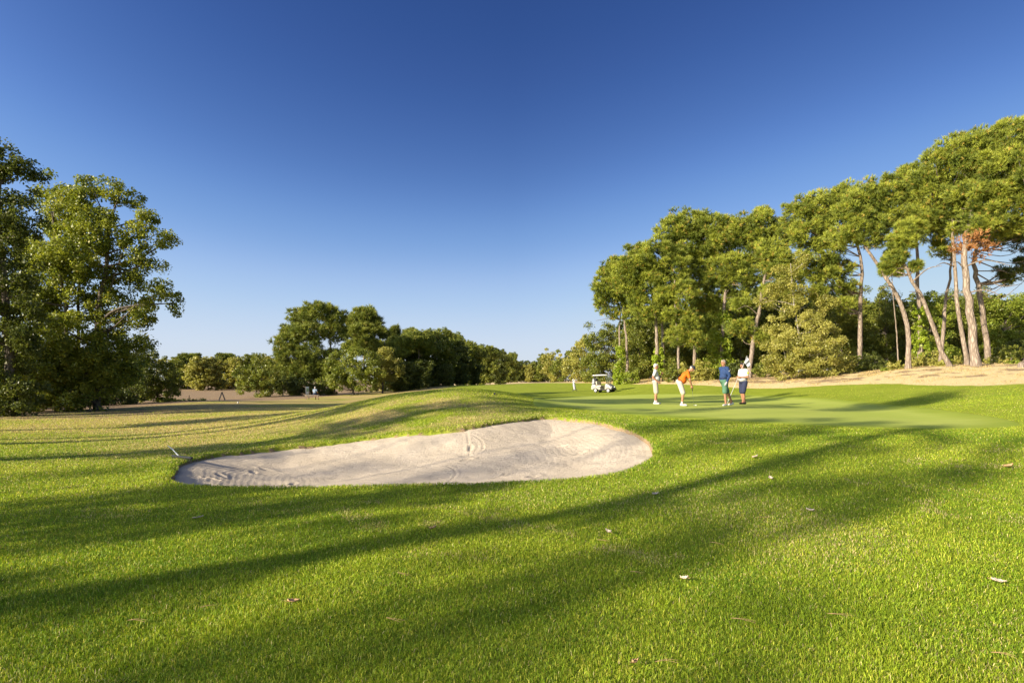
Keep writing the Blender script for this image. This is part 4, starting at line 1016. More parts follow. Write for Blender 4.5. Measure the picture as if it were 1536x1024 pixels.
def person(label, loc, yaw, J, fit, scale=1.0, group=None):
    """J: joints in the body's own frame (x forward, y left, z up)"""
    root = empty('person', loc, yaw); root.scale = (scale,) * 3; tag(root, label, 'person', group)
    g = {k: np.array(v, float) for k, v in J.items()}
    up = g['chest'] - g['pelvis']; up /= np.linalg.norm(up)
    fw = np.cross(g['sl'] - g['sr'], up); fw /= np.linalg.norm(fw)
    T = frame(fw, up)
    Hf = frame(g['face'], g.get('headup', (0, 0, 1))); h = g['head']
    H = lambda x, y, z: h + Hf @ A3([x, y, z])
    b = fit.get('belly', .0)
    torso = [('ell', g['chest'], (.112, .165, .17), T), ('ell', lerp(g['pelvis'], g['chest'], .45) + fw * (.02 + b * .5), (.118 + b, .150 + b * .4, .16), T), ('ell', g['pelvis'], (.115, .158, .12), T),
             ('cap', g['sl'], g['sr'], .062, .062), ('cap', g['chest'], lerp(g['sl'], g['sr'], .5) + up * .02, .11, .07)]
    skin = torso + [('cap', lerp(g['sl'], g['sr'], .5) + up * .01, h - Hf[:, 2] * .06 - Hf[:, 0] * .015, .058, .054),
            ('ell', H(-.005, 0, .022), (.094, .074, .098), Hf), ('ell', H(.028, 0, -.05), (.058, .055, .066), Hf), ('cap', H(.055, 0, -.088), H(.05, 0, -.08), .026, .03),
            ('cap', H(.086, 0, .022), H(.108, 0, -.022), .010, .015), ('cap', H(.080, -.03, .036), H(.080, .03, .036), .012, .012),
            ('ell', H(-.005, .074, -.008), (.020, .010, .032), Hf), ('ell', H(-.005, -.074, -.008), (.020, .010, .032), Hf)]
    for s, sd in (('l', 1), ('r', -1)):
        skin += [('cap', g['s' + s], g['e' + s], .052, .041), ('cap', g['e' + s], g['w' + s], .042, .027), ('ell', lerp(g['e' + s], g['w' + s], .25), (.043, .043, .05))]
        skin += hand(g['w' + s], g['hd' + s], g['hn' + s], J.get('curl' + s, .55), sd)
        skin += [('cap', g['h' + s], g['k' + s], .088, .057), ('cap', g['k' + s], g['a' + s], .054, .036), ('ell', lerp(g['k' + s], g['a' + s], .28) - fw * A3([.02, .02, 0]), (.052, .05, .10)),
                 ('cap', g['a' + s], g['a' + s] + np.array(g['t' + s]) * .12 - A3([0, 0, .045]), .037, .03)]
    body = fused('body', skin, .0075, 3, root, SKIN)
    for sy in (.029, -.029):
        e = H(.079, sy, .012); m_ = solid([('ell', e, (.012, .013, .008), Hf)], 8); link('eye', np_mesh('eye', m_, None, True), EYE, body)
    link('mouth', np_mesh('mouth', solid([('cap', H(.086, -.02, -.052), H(.086, .02, -.052), .006, .006)], 6), None, True), LIP, body)
    # shirt, with sleeves
    sh = [('ell', g['chest'], (.128, .180, .175), T), ('ell', lerp(g['pelvis'], g['chest'], .45) + fw * (.02 + b * .5), (.135 + b, .168 + b * .4, .17), T), ('ell', g['pelvis'] + up * .03, (.134, .176, .10), T),
          ('cap', g['sl'], g['sr'], .074, .074), ('cap', g['chest'], lerp(g['sl'], g['sr'], .5) + up * .03, .12, .078)]
    sl = fit.get('sleeve', .62)
    for s in 'lr':
        if sl <= 1: sh.append(('cap', g['s' + s], lerp(g['s' + s], g['e' + s], sl), .070, .064))
        else: sh += [('cap', g['s' + s], g['e' + s], .072, .060), ('cap', g['e' + s], lerp(g['e' + s], g['w' + s], .92), .060, .045)]
    shirt = fused(fit.get('top', 'polo_shirt'), sh, .012, 4, root, fit['shirt'])
    # collar
    nk = lerp(g['sl'], g['sr'], .5) + up * .055
    an = np.linspace(0, 2 * math.pi, 17); link('collar', np_mesh('collar', [tube(np.array([nk + T @ A3([.075 * math.cos(t), .078 * math.sin(t), .012 - .02 * math.cos(t)]) for t in an]), np.full(17, .017), 6)], None, True), fit.get('collar', fit['shirt']), shirt)
    # shorts
    so = [('ell', g['pelvis'], (.142 + b * .3, .180, .115), T)]
    lg = fit.get('leg', .86)
    for s in 'lr': so += [('cap', g['h' + s], lerp(g['h' + s], g['k' + s], lg), .112, .098)]
    shorts = fused('shorts', so, .012, 4, root, fit['shorts'])
    bl = g['pelvis'] + up * .095
    link('belt', np_mesh('belt', [tube(np.array([bl + T @ A3([(.142 + b * .7) * math.cos(t), .172 * math.sin(t), 0]) for t in an]), np.full(17, .016), 6)], None, True), fit.get('belt', BLACK_P), shorts)
    for s in 'lr':
        a = g['a' + s]; t = np.array(g['t' + s], float); p = np.cross((0, 0, 1), t)
        z = A3([0, 0, 1.]); heel = a - t * .035 - z * (a[2] - .045) * fit.get('flat' + s, 1); toe = a + t * .165 - z * (a[2] - .036)
        if 'toe' + s in J: toe = np.array(J['toe' + s], float)
        mid = lerp(heel, toe, .55)
        link_ = fused('shoe', [('cap', heel, a - z * .005, .042, .042), ('cap', heel, mid, .042, .046), ('cap', mid, toe, .046, .034)], .010, 3, root, fit['shoe'])
        if fit.get('sock'): link('sock', np_mesh('sock', solid([('cap', a - z * .01, lerp(a, g['k' + s], .16), .043, .044)], 10), None, True), fit['sock'], root)
    # hair or cap
    if fit.get('cap'):
        cp = fused('cap', [('ell', H(-.008, 0, .055), (.105, .088, .082), Hf), ('cap', H(.07, -.04, .052), H(.15, -.02, .04), .012, .010), ('cap', H(.07, .04, .052), H(.15, .02, .04), .012, .010), ('cap', H(.07, 0, .055), H(.16, 0, .042), .012, .010)], .008, 2, root, fit['cap'])
        fused('hair', [('ell', H(-.03, 0, .005), (.080, .080, .062), Hf)], .010, 2, root, fit['hair'])
    else:
        fused('hair', [('ell', H(-.022, 0, .048), (.094, .084, .088), Hf), ('ell', H(-.055, 0, .0), (.058, .076, .075), Hf), ('cap', H(.055, -.03, .092), H(.055, .03, .092), .026, .026)], .008, 2, root, fit['hair'])
    return root, g
STAND = dict(pelvis=(0, 0, .97), chest=(.01, 0, 1.27), sl=(0, .175, 1.43), sr=(0, -.175, 1.43), head=(.03, 0, 1.635), face=(1, 0, 0), hl=(0, .095, .93), hr=(0, -.095, .93),
             kl=(.03, .10, .50), kr=(.03, -.10, .50), al=(0, .105, .085), ar=(0, -.105, .085), tl=(.97, .22, 0), tr=(.97, -.22, 0),
             el=(-.02, .22, 1.14), wl=(.06, .23, .90), hdl=(.2, 0, -1), hnl=(0, -1, 0), er=(-.02, -.22, 1.14), wr=(.06, -.23, .90), hdr=(.2, 0, -1), hnr=(0, 1, 0))
def pose(**kw): d = dict(STAND); d.update(kw); return d
GG = 'golfers on the putting green'
def at_green(px, py, lift=.012):
    p = hit(px, py); return (p[0], p[1], gz(p[0], p[1]) + lift)
def to_world(root, v): return np.array(root.matrix_basis @ Vector(v))

p1 = at_green(983, 606.5)
person('leftmost golfer on the green, in white polo and beige shorts, one hand raised', p1, math.radians(-12), pose(
    er=(-.11, -.215, 1.16), wr=(.09, -.18, .985), hdr=(.75, .2, -.55), hnr=(.3, 1, .2), el=(.06, .235, 1.18), wl=(.27, .14, 1.27), hdl=(.5, -.25, .8), hnl=(-.6, -.6, .2), curll=1.0,
    face=(1, .05, -.02), kr=(.04, -.10, .50), ar=(-.02, -.11, .085), al=(.05, .12, .085)), dict(shirt=WHITE, shorts=plain('beige_cloth', (.40, .36, .285), .85, var=.05), shoe=SHOE_W, hair=HAIRG, sock=WHITE, belly=.03, leg=.93), 1.0, GG)
p2 = at_green(1024, 609)
r2, g2 = person('man in orange polo and cream shorts bending over his putter', p2, math.radians(-16), pose(
    pelvis=(-.13, 0, .93), chest=(.07, 0, 1.19), sl=(.19, .175, 1.31), sr=(.19, -.175, 1.31), head=(.36, -.01, 1.475), face=(.62, -.12, -.62), headup=(.6, 0, .75),
    hl=(-.11, .095, .90), hr=(-.11, -.095, .90), kl=(.02, .13, .49), kr=(.02, -.13, .49), al=(-.03, .15, .085), ar=(-.03, -.15, .085), tl=(.99, .1, 0), tr=(.99, -.1, 0),
    el=(.27, .20, 1.03), wl=(.33, .035, .82), hdl=(.12, -.25, -1), hnl=(-.2, -1, .1), er=(.27, -.20, 1.03), wr=(.34, -.035, .80), hdr=(.12, .25, -1), hnr=(-.2, 1, .1), curll=1.0, curlr=1.0),
    dict(shirt=ORANGE, shorts=CREAM, shoe=SHOE_W, hair=HAIRG, cap=plain('dark_cap', (.03, .03, .04), .8, var=.1), sock=WHITE, belly=.035, leg=.92), 1.02, GG)
p3 = at_green(1086, 609)
r3, g3 = person('man in navy jacket and green shorts standing with one leg trailing behind', p3, math.radians(203), pose(
    pelvis=(.0, 0, .965), hl=(.02, .095, .93), hr=(-.03, -.09, .93), kl=(.05, .10, .50), al=(.01, .11, .085), tl=(.98, .2, 0), kr=(-.20, -.03, .51), ar=(-.40, .0, .12), tr=(.96, -.25, 0),
    el=(-.05, .235, 1.15), wl=(.10, .25, .92), hdl=(.35, .05, -1), hnl=(.1, -1, 0), er=(-.14, -.21, 1.17), wr=(.02, -.19, .98), hdr=(.6, .3, -.5), hnr=(0, 1, 0), face=(1, .12, -.08), toer=(-.26, -.03, .045)),
    dict(shirt=NAVY, shorts=GREEN_C, shoe=SHOE_W, hair=plain('hair_sandy', (.30, .24, .19), .7, var=.2, scale=50), sleeve=1.5, top='jacket', belly=.0, leg=.90, flatr=.6), 1.05, GG)
# glove and chest badge of the man in navy
wl = g3['wl']; gl = fused('glove', [(q[0], q[1], q[2], q[3] + .004, q[4] + .004) for q in hand(wl, (.35, .05, -1), (.1, -1, 0), .55, 1)], .008, 2, r3, SHOE_W)
bb = bmesh.new(); add_box(bb, (-.02, .255, 1.33), (.055, .02, .055), bev=.006); bm_obj('badge', bb, SHOE_W, [c for c in r3.children if c.name.startswith('jacket')][0])
p4 = at_green(1115, 606.5)
r4, g4 = person('dark haired man in white polo and navy shorts holding the flagstick', p4, math.radians(204), pose(
    face=(.93, .1, -.32), headup=(.3, 0, .95), head=(.06, .0, 1.63), er=(.02, -.235, 1.16), wr=(.22, -.10, 1.12), hdr=(.75, .6, .1), hnr=(.2, .6, .6), el=(.0, .24, 1.15), wl=(.235, .12, 1.15), hdl=(.7, -.5, -.1), hnl=(-.3, -.8, .3), curll=1.1, curlr=1.1,
    hl=(.0, .095, .93), hr=(0, -.095, .93), kl=(.10, .09, .50), al=(-.02, .07, .085), kr=(.0, -.10, .50), ar=(-.10, -.10, .085)),
    dict(shirt=WHITE, shorts=DKNAVY, shoe=SHOE_D, hair=HAIRD, belly=.05, leg=.92), 1.04, GG)
ps = solid([('ell', lerp(g4['sl'], g4['el'], .40) + A3([.01, .058, 0]), (.052, .022, .062))], 12)
link('sleeve_patch', np_mesh('sleeve_patch', ps, None, True), YELLOWP, [c for c in r4.children if c.name.startswith('polo_shirt')][0])

# putter and ball
STEEL = plain('bright_steel', (.55, .56, .58), .28, metal=.9, var=.08)
grip_w = to_world(r2, lerp(g2['wl'], g2['wr'], .5) + A3([.015, 0, -.05]))
bpos = hit(1040.8, 608.6); bpos = A3([bpos[0], bpos[1], gz(bpos[0], bpos[1]) + .012])
pt = empty('putter', tuple(bpos)); tag(pt, 'steel putter gripped by the man in orange', 'golf club')
ax = grip_w - bpos; ax_n = ax / np.linalg.norm(ax)
b = bmesh.new(); add_rod(b, [A3([0, 0, .03]), ax * .78], .008, 8); bm_obj('shaft', b, STEEL, pt)
b = bmesh.new(); add_rod(b, [ax * .78, ax + ax_n * .12], .015, 8, .017); bm_obj('grip', b, BLACK_P, pt)
b = bmesh.new(); add_box(b, (.01, -.02, .018), (.035, .12, .032), math.radians(-16), .006); bm_obj('club_head', b, STEEL, pt)
def ball(label, p, cat='golf ball'):
    m = np_mesh('golf_ball', solid([('ell', (0, 0, 0), (.0215, .0215, .0215))], 16), None, True); o = link('golf_ball', m, plain('ball_white', (.85, .85, .85), .3, var=.03)); o.location = p; tag(o, label, cat)
ball('small white golf ball beside the putter head on the green', (bpos[0] + .07, bpos[1] - .05, bpos[2] + .0195))

# flagstick held by the man in white polo
hb = to_world(r4, lerp(g4['wl'], g4['wr'], .5) + A3([.07, .0, .02])); 
fb = P(1092.3, 604.8, p4[1] - .1); ft = P(1123, 532, p4[1] - .02)
# run the stick through his hands
d_ = (ft - fb) / np.linalg.norm(ft - fb); fb = hb - d_ * np.linalg.norm(hb - fb); ft = fb + d_ * 2.25
gzf = gz(fb[0], fb[1]) + .02
if fb[2] < gzf: fb = fb + d_ * (gzf - fb[2]) / d_[2]
fl = empty('flagstick', tuple(fb)); tag(fl, 'slanted flagstick with a hanging white flag held by the dark haired golfer', 'flag')
b = bmesh.new(); add_rod(b, [A3([0, 0, 0]), ft - fb], .008, 8); bm_obj('pole', b, plain('white_paint', (.60, .59, .56), .4, var=.05), fl)
nu, nv = 12, 14; V = []
for i in range(nu + 1):
    for j in range(nv + 1):
        u, v = i / nu, j / nv
        s = (ft - fb) - d_ * (.02 + .30 * u)                         # along the stick
        drop = A3([.20, 0.0, -.26]) * v                              # the cloth falls away from the stick
        fold = .045 * math.sin(v * 11 + u * 3) * (.3 + v)
        V.append(s + drop + A3([fold * .3, fold, 0]) - d_ * .12 * v * v * (1 - u))
V = np.array(V); i = np.arange(nu)[:, None] * (nv + 1) + np.arange(nv)[None]; F = np.stack([i, i + 1, i + nv + 2, i + nv + 1], -1).reshape(-1, 4)
fo = link('flag', np_mesh('flag', [(V, F)], None, True), plain('flag_cloth', (.44, .43, .46), .8, var=.06), fl); sm = fo.modifiers.new('s', 'SOLIDIFY'); sm.thickness = .004

# ------------------------------------------------------------------ golf cart
CARTW = plain('cart_cream_body', (.37, .335, .275), .35, var=.03, coat=.4)
ROOF = plain('cart_roof', (.40, .38, .35), .45, var=.03)
SEAT = plain('seat_vinyl', (.50, .44, .34), .5, var=.06)
TYRE = plain('tyre_rubber', (.02, .02, .02), .8, var=.2)
RIM = plain('wheel_cover', (.38, .38, .36), .35, var=.04)
GLASSM, gnt, gb = new_mat('windscreen'); gb.inputs['Transmission Weight'].default_value = .85; gb.inputs['Roughness'].default_value = .05; gb.inputs['Base Color'].default_value = (.85, .9, .9, 1); gb.inputs['IOR'].default_value = 1.02; gb.inputs['Specular IOR Level'].default_value = .15
gno = noise_node(gnt, 3, 2); gnt.links.new(ramp(gnt, gno.outputs[0], [(0, (.78, .83, .84)), (1, (.88, .92, .92))]).outputs[0], gb.inputs['Base Color'])
cp_ = hit(905, 588.5); cyaw = math.radians(-36)
cart = empty('golf_cart', (cp_[0], cp_[1], gz(cp_[0], cp_[1])), cyaw); cart.scale = (.90, .90, .90); tag(cart, 'cream golf cart with a white roof parked past the green', 'golf cart')
b = bmesh.new(); extrude_profile(b, [(-1.12, .30), (-1.12, .62), (-1.02, .80), (-.62, .82), (-.60, .60), (-.10, .58), (-.06, .34), (-.30, .28), (-.42, .44), (-.62, .50), (-.82, .44), (-.92, .30)], -.56, .56, .03); body = bm_obj('rear_body', b, CARTW, cart)
b = bmesh.new(); extrude_profile(b, [(.42, .34), (.46, .80), (.56, .92), (.72, .86), (1.05, .66), (1.20, .46), (1.20, .34), (1.04, .34), (.98, .46), (.82, .54), (.66, .46), (.58, .34)], -.55, .55, .035); cowl = bm_obj('front_cowl', b, CARTW, cart)
b = bmesh.new(); add_box(b, (.18, 0, .30), (.72, 1.1, .07), bev=.015); add_box(b, (0, 0, .25), (1.7, .55, .08)); bm_obj('floor_pan', b, BLACK_P, cart)
b = bmesh.new(); add_box(b, (1.16, 0, .36), (.14, 1.16, .18), bev=.05); bm_obj('bumper', b, BLACK_P, cart)
b = bmesh.new(); add_box(b, (-.30, 0, .68), (.52, 1.0, .15), bev=.05); bm_obj('seat', b, SEAT, cart)
b = bmesh.new(); add_box(b, (-.56, 0, .98), (.12, 1.0, .40), rot=Matrix.Rotation(math.radians(-10), 3, 'Y'), bev=.045); bm_obj('backrest', b, SEAT, cart)
b = bmesh.new(); extrude_profile(b, [(-1.05, 1.74), (-.98, 1.80), (-.4, 1.86), (.35, 1.87), (.62, 1.83), (.70, 1.77), (.62, 1.76), (-.98, 1.73)], -.58, .58, .02); bm_obj('roof', b, ROOF, cart)
for s in (-1, 1):
    b = bmesh.new(); add_rod(b, curve([A3([.62, .50*s, .84]), A3([.58, .51*s, 1.2]), A3([.46, .52*s, 1.78])], 8), .02, 8); bm_obj('roof_strut', b, BLACK_P, cart)
    b = bmesh.new(); add_rod(b, curve([A3([-.66, .50*s, .82]), A3([-.74, .51*s, 1.3]), A3([-.84, .52*s, 1.76])], 8), .02, 8); bm_obj('roof_strut', b, BLACK_P, cart)
    for x, r in ((.82, .225), (-.62, .225)):
        w_ = empty('wheel', (x, .50 * s, r)); w_.parent = cart
        b = bmesh.new(); n_ = 20
        pr = [(.0 + .05, -.085), (.16, -.085), (.205, -.075), (.225, -.05), (.225, .05), (.205, .075), (.16, .085), (.05, .085)]
        rings = [[b.verts.new((q * math.cos(t), y, q * math.sin(t))) for t in np.linspace(0, 2 * math.pi, n_, endpoint=False)] for q, y in pr]
        for A_, B_ in zip(rings[:-1] + rings[-1:], rings[1:] + rings[:1]):
            for k in range(n_): b.faces.new([A_[k], A_[(k+1) % n_], B_[(k+1) % n_], B_[k]])
        bm_obj('tyre', b, TYRE, w_)
        b = bmesh.new()
        pr = [(.145, .07), (.15, .09), (.12, .098), (.07, .088), (.03, .105)]
        rings = [[b.verts.new((q * math.cos(t), y * s, q * math.sin(t))) for t in np.linspace(0, 2 * math.pi, n_, endpoint=False)] for q, y in pr]
        for A_, B_ in zip(rings[:-1], rings[1:]):
            for k in range(n_): b.faces.new([A_[k], A_[(k+1) % n_], B_[(k+1) % n_], B_[k]])
        b.faces.new(rings[-1]); bm_obj('rim', b, RIM, w_)
    b = bmesh.new(); add_box(b, (1.10, .36 * s, .60), (.10, .16, .07), bev=.02); bm_obj('headlight', b, plain('lamp_glass', (.8, .8, .78), .15), cart)
b = bmesh.new(); add_box(b, (.545, 0, 1.32), (.012, .98, .84), rot=Matrix.Rotation(math.radians(-9), 3, 'Y')); ws = bm_obj('windscreen', b, GLASSM, cart)
b = bmesh.new(); add_box(b, (.555, 0, 1.32), (.03, 1.0, .03)); bm_obj('windscreen_bar', b, ROOF, ws)
b = bmesh.new(); an = np.linspace(0, 2 * math.pi, 21); add_rod(b, [A3([.30 + .08 * math.sin(t), .25 + .17 * math.cos(t), .98 + .13 * math.sin(t)]) for t in an], .014, 6); add_rod(b, [A3([.30, .25, .98]), A3([.50, .25, .74])], .018, 6); bm_obj('steering_wheel', b, BLACK_P, cart)
b = bmesh.new(); add_box(b, (-.95, 0, .88), (.30, 1.02, .05), bev=.02); add_rod(b, [A3([-.86, -.5, 1.28]), A3([-.86, .5, 1.28])], .018, 6); bm_obj('bag_rack', b, BLACK_P, cart)
def golf_bag(name, label, loc, rz, mat, trim, tilt=0.0, group=None, seed=0):
    rg = random.Random(seed); g_ = empty(name, loc, rz); tag(g_, label, 'golf bag', group)
    R_ = Matrix.Rotation(tilt, 3, 'Y')
    q = lambda x, y, z: np.array(R_ @ Vector((x, y, z)))
    bm_ = bmesh.new(); add_rod(bm_, [q(0, 0, 0), q(0, 0, .02), q(0, 0, .45), q(0, 0, .80), q(0, 0, .86)], .115, 14, .125); bag = bm_obj('bag_body', bm_, mat, g_)
    bm_ = bmesh.new(); add_box(bm_, q(.10, 0, .34), (.09, .2, .42), rot=R_, bev=.03); bm_obj('pocket', bm_, mat, bag)
    bm_ = bmesh.new(); add_rod(bm_, [q(0, 0, .84), q(0, 0, .90)], .130, 14); bm_obj('bag_rim', bm_, trim, bag)
    bm_ = bmesh.new(); add_rod(bm_, curve([q(-.12, 0, .75), q(-.24, 0, .55), q(-.12, 0, .25)], 8), .018, 6); bm_obj('strap', bm_, trim, bag)
    for k in range(7):
        x, y = rg.uniform(-.08, .08), rg.uniform(-.08, .08); z = rg.uniform(1.05, 1.22)
        bm_ = bmesh.new(); add_rod(bm_, [q(x, y, .85), q(x * 1.3, y * 1.3, z)], .008, 6); add_box(bm_, q(x * 1.3 + .02, y * 1.3, z), (.09, .05, .06) if k < 3 else (.07, .02, .05), rg.uniform(0, 6), .012); bm_obj('golf_club', bm_, BLACK_P if k < 3 else STEEL, g_)
    return g_
cz = gz(cp_[0], cp_[1])
def cart_pt(x, y, z): c_, s_ = math.cos(cyaw), math.sin(cyaw); x, y, z = x * .9, y * .9, z * .9; return (cp_[0] + c_ * x - s_ * y, cp_[1] + s_ * x + c_ * y, cz + z)
DKBAG = plain('dark_bag_nylon', (.05, .05, .06), .7, var=.15); WBAG = plain('white_bag_nylon', (.36, .36, .38), .6, var=.05)
golf_bag('golf_bag', 'pale golf bag with clubs strapped on the near rear corner of the cart', cart_pt(-.97, -.27, .46), cyaw + math.pi, WBAG, DKBAG, 0, 'golf bags on the back of the cart', 1)
golf_bag('golf_bag', 'dark golf bag with clubs strapped on the far rear corner of the cart', cart_pt(-.97, .27, .46), cyaw + math.pi, DKBAG, BLACK_P, 0, 'golf bags on the back of the cart', 2)
# white bag on a two wheeled trolley
tp = hit(862, 587); tz = gz(tp[0], tp[1])
tb = golf_bag('golf_bag', 'white golf bag on a small trolley standing alone left of the cart', (tp[0], tp[1], tz + .16), math.radians(-60), WBAG, plain('blue_grey_trim', (.16, .20, .30), .6), math.radians(-12), None, 3); tb.scale = (.86, .86, .86)
for s in (-1, 1):
    b = bmesh.new(); an = np.linspace(0, 2 * math.pi, 17); add_rod(b, [A3([.02 + .12 * math.cos(t), .26 * s, -.02 + .12 * math.sin(t)]) for t in an], .02, 6); add_rod(b, [A3([.02, .26 * s, -.02]), A3([0, 0, .08])], .012, 6); bm_obj('trolley_wheel', b, BLACK_P, tb)
b = bmesh.new(); add_rod(b, curve([A3([-.02, 0, .0]), A3([-.30, 0, .85]), A3([-.50, 0, 1.0])], 8), .014, 6); bm_obj('trolley_handle', b, STEEL, tb)

# ------------------------------------------------------------------ rake at the end of the bunker
ha, hb2 = hit(258.5, 690), hit(288, 694); hm = (ha + hb2) / 2
rk = empty('bunker_rake', (hm[0], hm[1], gz(hm[0], hm[1]) + .085)); tag(rk, 'black toothed bunker rake with a pale handle at the left end of the sand', 'rake')
v = (hb2 - ha); v[2] = 0; L = np.linalg.norm(v); v = v / L; L = max(L, .42)
b = bmesh.new(); add_box(b, (0, 0, .01), (L, .05, .035), math.atan2(v[1], v[0]), .006)
for k in range(13):
    t = (k / 12 - .5) * (L - .03); c = v * t; add_rod(b, [A3([c[0], c[1], 0]), A3([c[0] + .01, c[1] - .03, -.075])], .007, 6, .004)
bm_obj('rake_head', b, BLACK_P, rk)
he = hit(252, 675); he = A3([he[0], he[1], gz(he[0], he[1]) + .10]) - A3(rk.location)
b = bmesh.new(); add_rod(b, [A3(-v * .12) + A3([0, 0, .02]), A3(-v * .12) * .5 + he * .5 + A3([0, 0, .03]), he], .010, 8); bm_obj('handle', b, plain('pale_handle', (.50, .54, .56), .45, var=.05), rk)

# ------------------------------------------------------------------ far tee: bench, seated figure, upright board, trestle, markers
WOOD = plain('weathered_wood', (.30, .22, .15), .8, var=.3, scale=6)
Yb = 62.0
bp = P(468, 599, Yb); bz = gz(bp[0], bp[1]); bench = empty('park_bench', (bp[0], bp[1], bz), math.radians(8)); tag(bench, 'small pale wooden bench on the far tee', 'bench')
b = bmesh.new()
for k in range(3): add_box(b, (0, (k - 1) * .14, .45), (1.5, .12, .04), bev=.008)
bm_obj('seat', b, plain('pale_wood', (.52, .44, .34), .8, var=.2, scale=6), bench)
for x in (-.6, .6):
    for y in (-.14, .14):
        b = bmesh.new(); add_box(b, (x, y, .215), (.07, .07, .43), bev=.008); bm_obj('leg', b, WOOD, bench)
person('distant figure in grey blue sitting on the small bench, back turned', (bp[0] + .28, bp[1], bz), math.radians(78), pose(
    pelvis=(0, 0, .60), chest=(.05, 0, .90), sl=(.06, .19, 1.06), sr=(.06, -.19, 1.06), head=(.12, 0, 1.27), face=(1, 0, -.15), hl=(.02, .1, .57), hr=(.02, -.1, .57), kl=(.46, .13, .52), kr=(.46, -.13, .52), al=(.44, .14, .085), ar=(.44, -.14, .085),
    el=(.12, .27, .82), wl=(.34, .17, .68), hdl=(.9, -.1, -.2), hnl=(0, -.3, -1), er=(.12, -.27, .82), wr=(.34, -.17, .68), hdr=(.9, .1, -.2), hnr=(0, .3, -1)),
    dict(shirt=GREYBLUE, shorts=DKNAVY, shoe=SHOE_D, hair=HAIRG, belly=.04, leg=.9), 1.0)
sp_ = P(461, 600, Yb + .4); sz = gz(sp_[0], sp_[1]); sg = empty('tee_sign', (sp_[0], sp_[1], sz), math.radians(76)); tag(sg, 'tall narrow pale notice board on two dark posts at the far tee', 'sign')
b = bmesh.new(); add_box(b, (0, 0, .98), (.52, .04, .85), bev=.01); bd = bm_obj('board', b, plain('pale_board', (.62, .68, .74), .4, var=.06), sg)
b = bmesh.new(); add_box(b, (0, -.023, 1.05), (.36, .008, .36)); bm_obj('course_map', b, plain('map_green', (.22, .36, .20), .5, var=.4, scale=9), bd)
for x in (-.29, .29):
    b = bmesh.new(); add_box(b, (x, 0, .70), (.05, .05, 1.40), bev=.008); bm_obj('post', b, BLACK_P, sg)
t_ = P(333, 601, 66); tz = gz(t_[0], t_[1]); tr = empty('wooden_trestle', (t_[0], t_[1], tz), .3); tag(tr, 'small brown A shaped wooden stand out on the left fairway', 'wooden stand')
for s in (-1, 1):
    for y in (-.22, .22):
        b = bmesh.new(); add_rod(b, [A3([.34 * s, y, -.05]), A3([.0, y * .8, .95])], .04, 6); bm_obj('leg', b, WOOD, tr)
b = bmesh.new(); add_box(b, (0, 0, .93), (.10, .55, .08), bev=.01); bm_obj('top_rail', b, WOOD, tr)
for px, py, lab in ((357, 605, 'white round tee marker out on the left fairway near the wooden stand'), (742, 592, 'dark little tee marker on the crest of the mound')):
    p = hit(px, py); g_ = gz(p[0], p[1]); dark = 'dark' in lab
    o = link('tee_marker', np_mesh('tee_marker', solid([('ell', (0, 0, .07) if not dark else (0, 0, .045), (.06, .06, .065) if not dark else (.035, .035, .04)), ('cap', (0, 0, -.05), (0, 0, .05), .02, .02)], 12), None, True), BLACK_P if dark else plain('white_paint', (.60, .59, .56), .4, var=.05)); o.location = (p[0], p[1], g_); tag(o, lab, 'tee marker')

# ------------------------------------------------------------------ fallen leaves and pine needles on the lawn
LEAFM = [plain('leaf_tan', (.50, .31, .15), .7, var=.25, scale=30), plain('leaf_pale', (.58, .47, .36), .7, var=.15, scale=30)]
def fallen_leaf(px, py, L, rz, curl, mi, label):
    p = hit(px, py); z = gz(p[0], p[1]) + .030
    nu, nv = 10, 6; V = []
    for i in range(nu + 1):
        t = i / nu; wd = L * .30 * math.sin(math.pi * min(1, t * 1.02 + .02)) ** .8 * (1.15 - .5 * t)
        for j in range(nv + 1):
            s = j / nv * 2 - 1
            V.append(((t - .5) * L, s * wd, curl * L * (.8 * s * s * .35 + (t - .5) ** 2 * .9) + .004 * math.sin(i * 2.1 + j)))
    i = np.arange(nu)[:, None] * (nv + 1) + np.arange(nv)[None]; F = np.stack([i, i + 1, i + nv + 2, i + nv + 1], -1).reshape(-1, 4)
    o = link('fallen_leaf', np_mesh('fallen_leaf', [(np.array(V), F)], None, True), LEAFM[mi]); o.location = (p[0], p[1], z); o.rotation_euler = (random.uniform(-.25, .25), random.uniform(-.2, .2), rz)
    m = o.modifiers.new('s', 'SOLIDIFY'); m.thickness = .0025
    b_ = bmesh.new(); add_rod(b_, [A3([-L * .75, .004, .012]), A3([-L * .6, 0, .006]), A3([-L * .45, 0, .006])], .0016, 5); bm_obj('leaf_stalk', b_, LEAFM[0], o)
    tag(o, label, 'leaf', 'fallen leaves on the lawn')
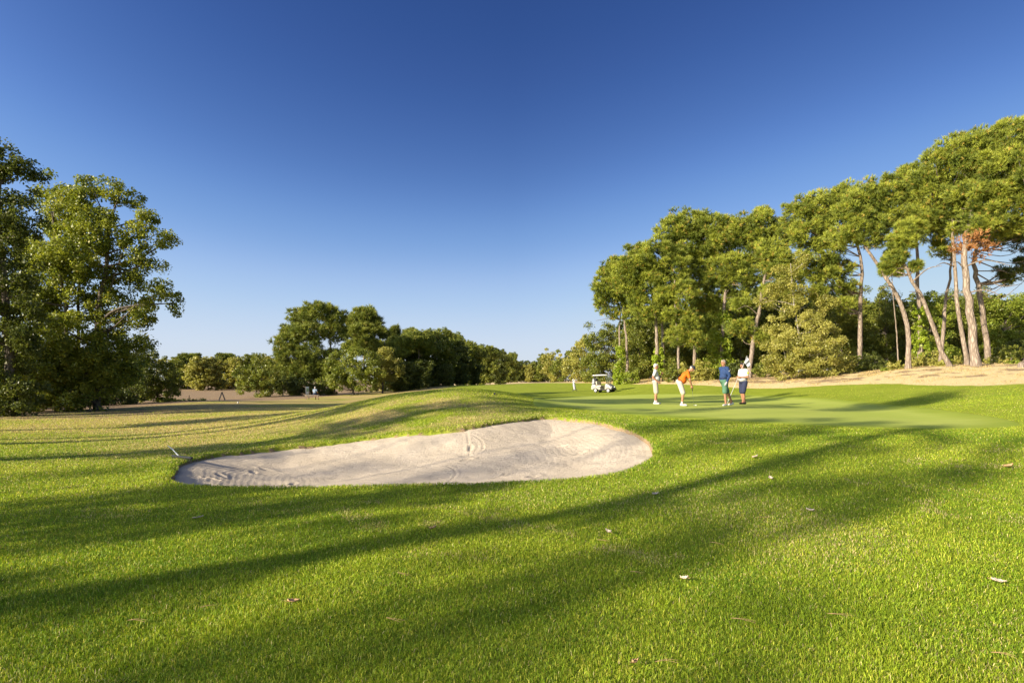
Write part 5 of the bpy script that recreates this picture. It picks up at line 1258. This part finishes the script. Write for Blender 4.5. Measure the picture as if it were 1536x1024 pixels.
for a in ((440, 908, .085, .35, .5, 0, 'curled tan fallen leaf lying in the shade at lower left of the lawn'),
          (1027, 873, .065, 2.6, .8, 1, 'crumpled whitish fallen leaf at the lower middle of the lawn'),
          (1498, 877, .105, -.2, .35, 1, 'long flat pale leaf near the right edge of the lawn, largest of the leaves'),
          (983, 744, .10, .3, .5, 1, 'small pale leaf just right of the near bunker lip'),
          (1215, 769, .09, 2.9, .6, 1, 'pale leaf in the middle of the right lawn above the whitish leaf'),
          (1513, 702, .16, .1, .5, 0, 'tan leaf far up the lawn by the right edge'),
          (650, 796, .09, .8, .6, 0, 'brownish leaf on the lawn below the middle of the bunker'),
          (913, 802, .08, 2.2, .8, 1, 'pale crumpled leaf on the lawn below the right end of the bunker'),
          (297, 780, .12, .1, .3, 1, 'pale leaf on the lawn below the left end of the bunker'),
          (1133, 688, .14, .5, .5, 1, 'pinkish pale leaf on the slope right of the bunker'),
          (1156, 720, .11, 1.5, .5, 1, 'tiny whitish leaf on the slope below the pinkish pale leaf'),
          (952, 1001, .05, .6, .9, 0, 'dark curled leaf at the very bottom of the lawn')): fallen_leaf(*a)
NEEDLE = plain('dry_needle', (.46, .29, .14), .7, var=.2, scale=40)
nn = 0
for px, py, L, a in ((205,938,.12,.15),(315,915,.12,.8),(605,866,.12,-.4),(592,936,.13,-.55),(1115,937,.15,-.55),(1000,1001,.13,0),(1075,820,.13,-.5),(1145,780,.17,.1),(905,815,.12,-.2),(1260,928,.16,-.2),(955,864,.1,-.6),(1505,990,.11,-.6)):
    p = hit(px, py); rg = np.random.default_rng(nn); nn += 1
    c, s = math.cos(a), math.sin(a); gr = []
    for k in range(2):
        q = [A3([L * (t - .5), (.02 * k - .01) * t * 1.6 + .012 * math.sin(t * 3 + nn), .004 * math.sin(t * 4)]) for t in np.linspace(0, 1, 7)]
        gr.append(tube(np.array(q), np.linspace(.0014, .0008, 7), 5))
    o = link('pine_needle', np_mesh('pine_needle', gr, None, True), NEEDLE); o.location = (p[0], p[1], gz(p[0], p[1]) + .036); o.rotation_euler = (0, 0, a)
    tag(o, 'thin dry pair of fallen pine needles lying on the lawn', 'pine needle', 'dry pine needles on the lawn')
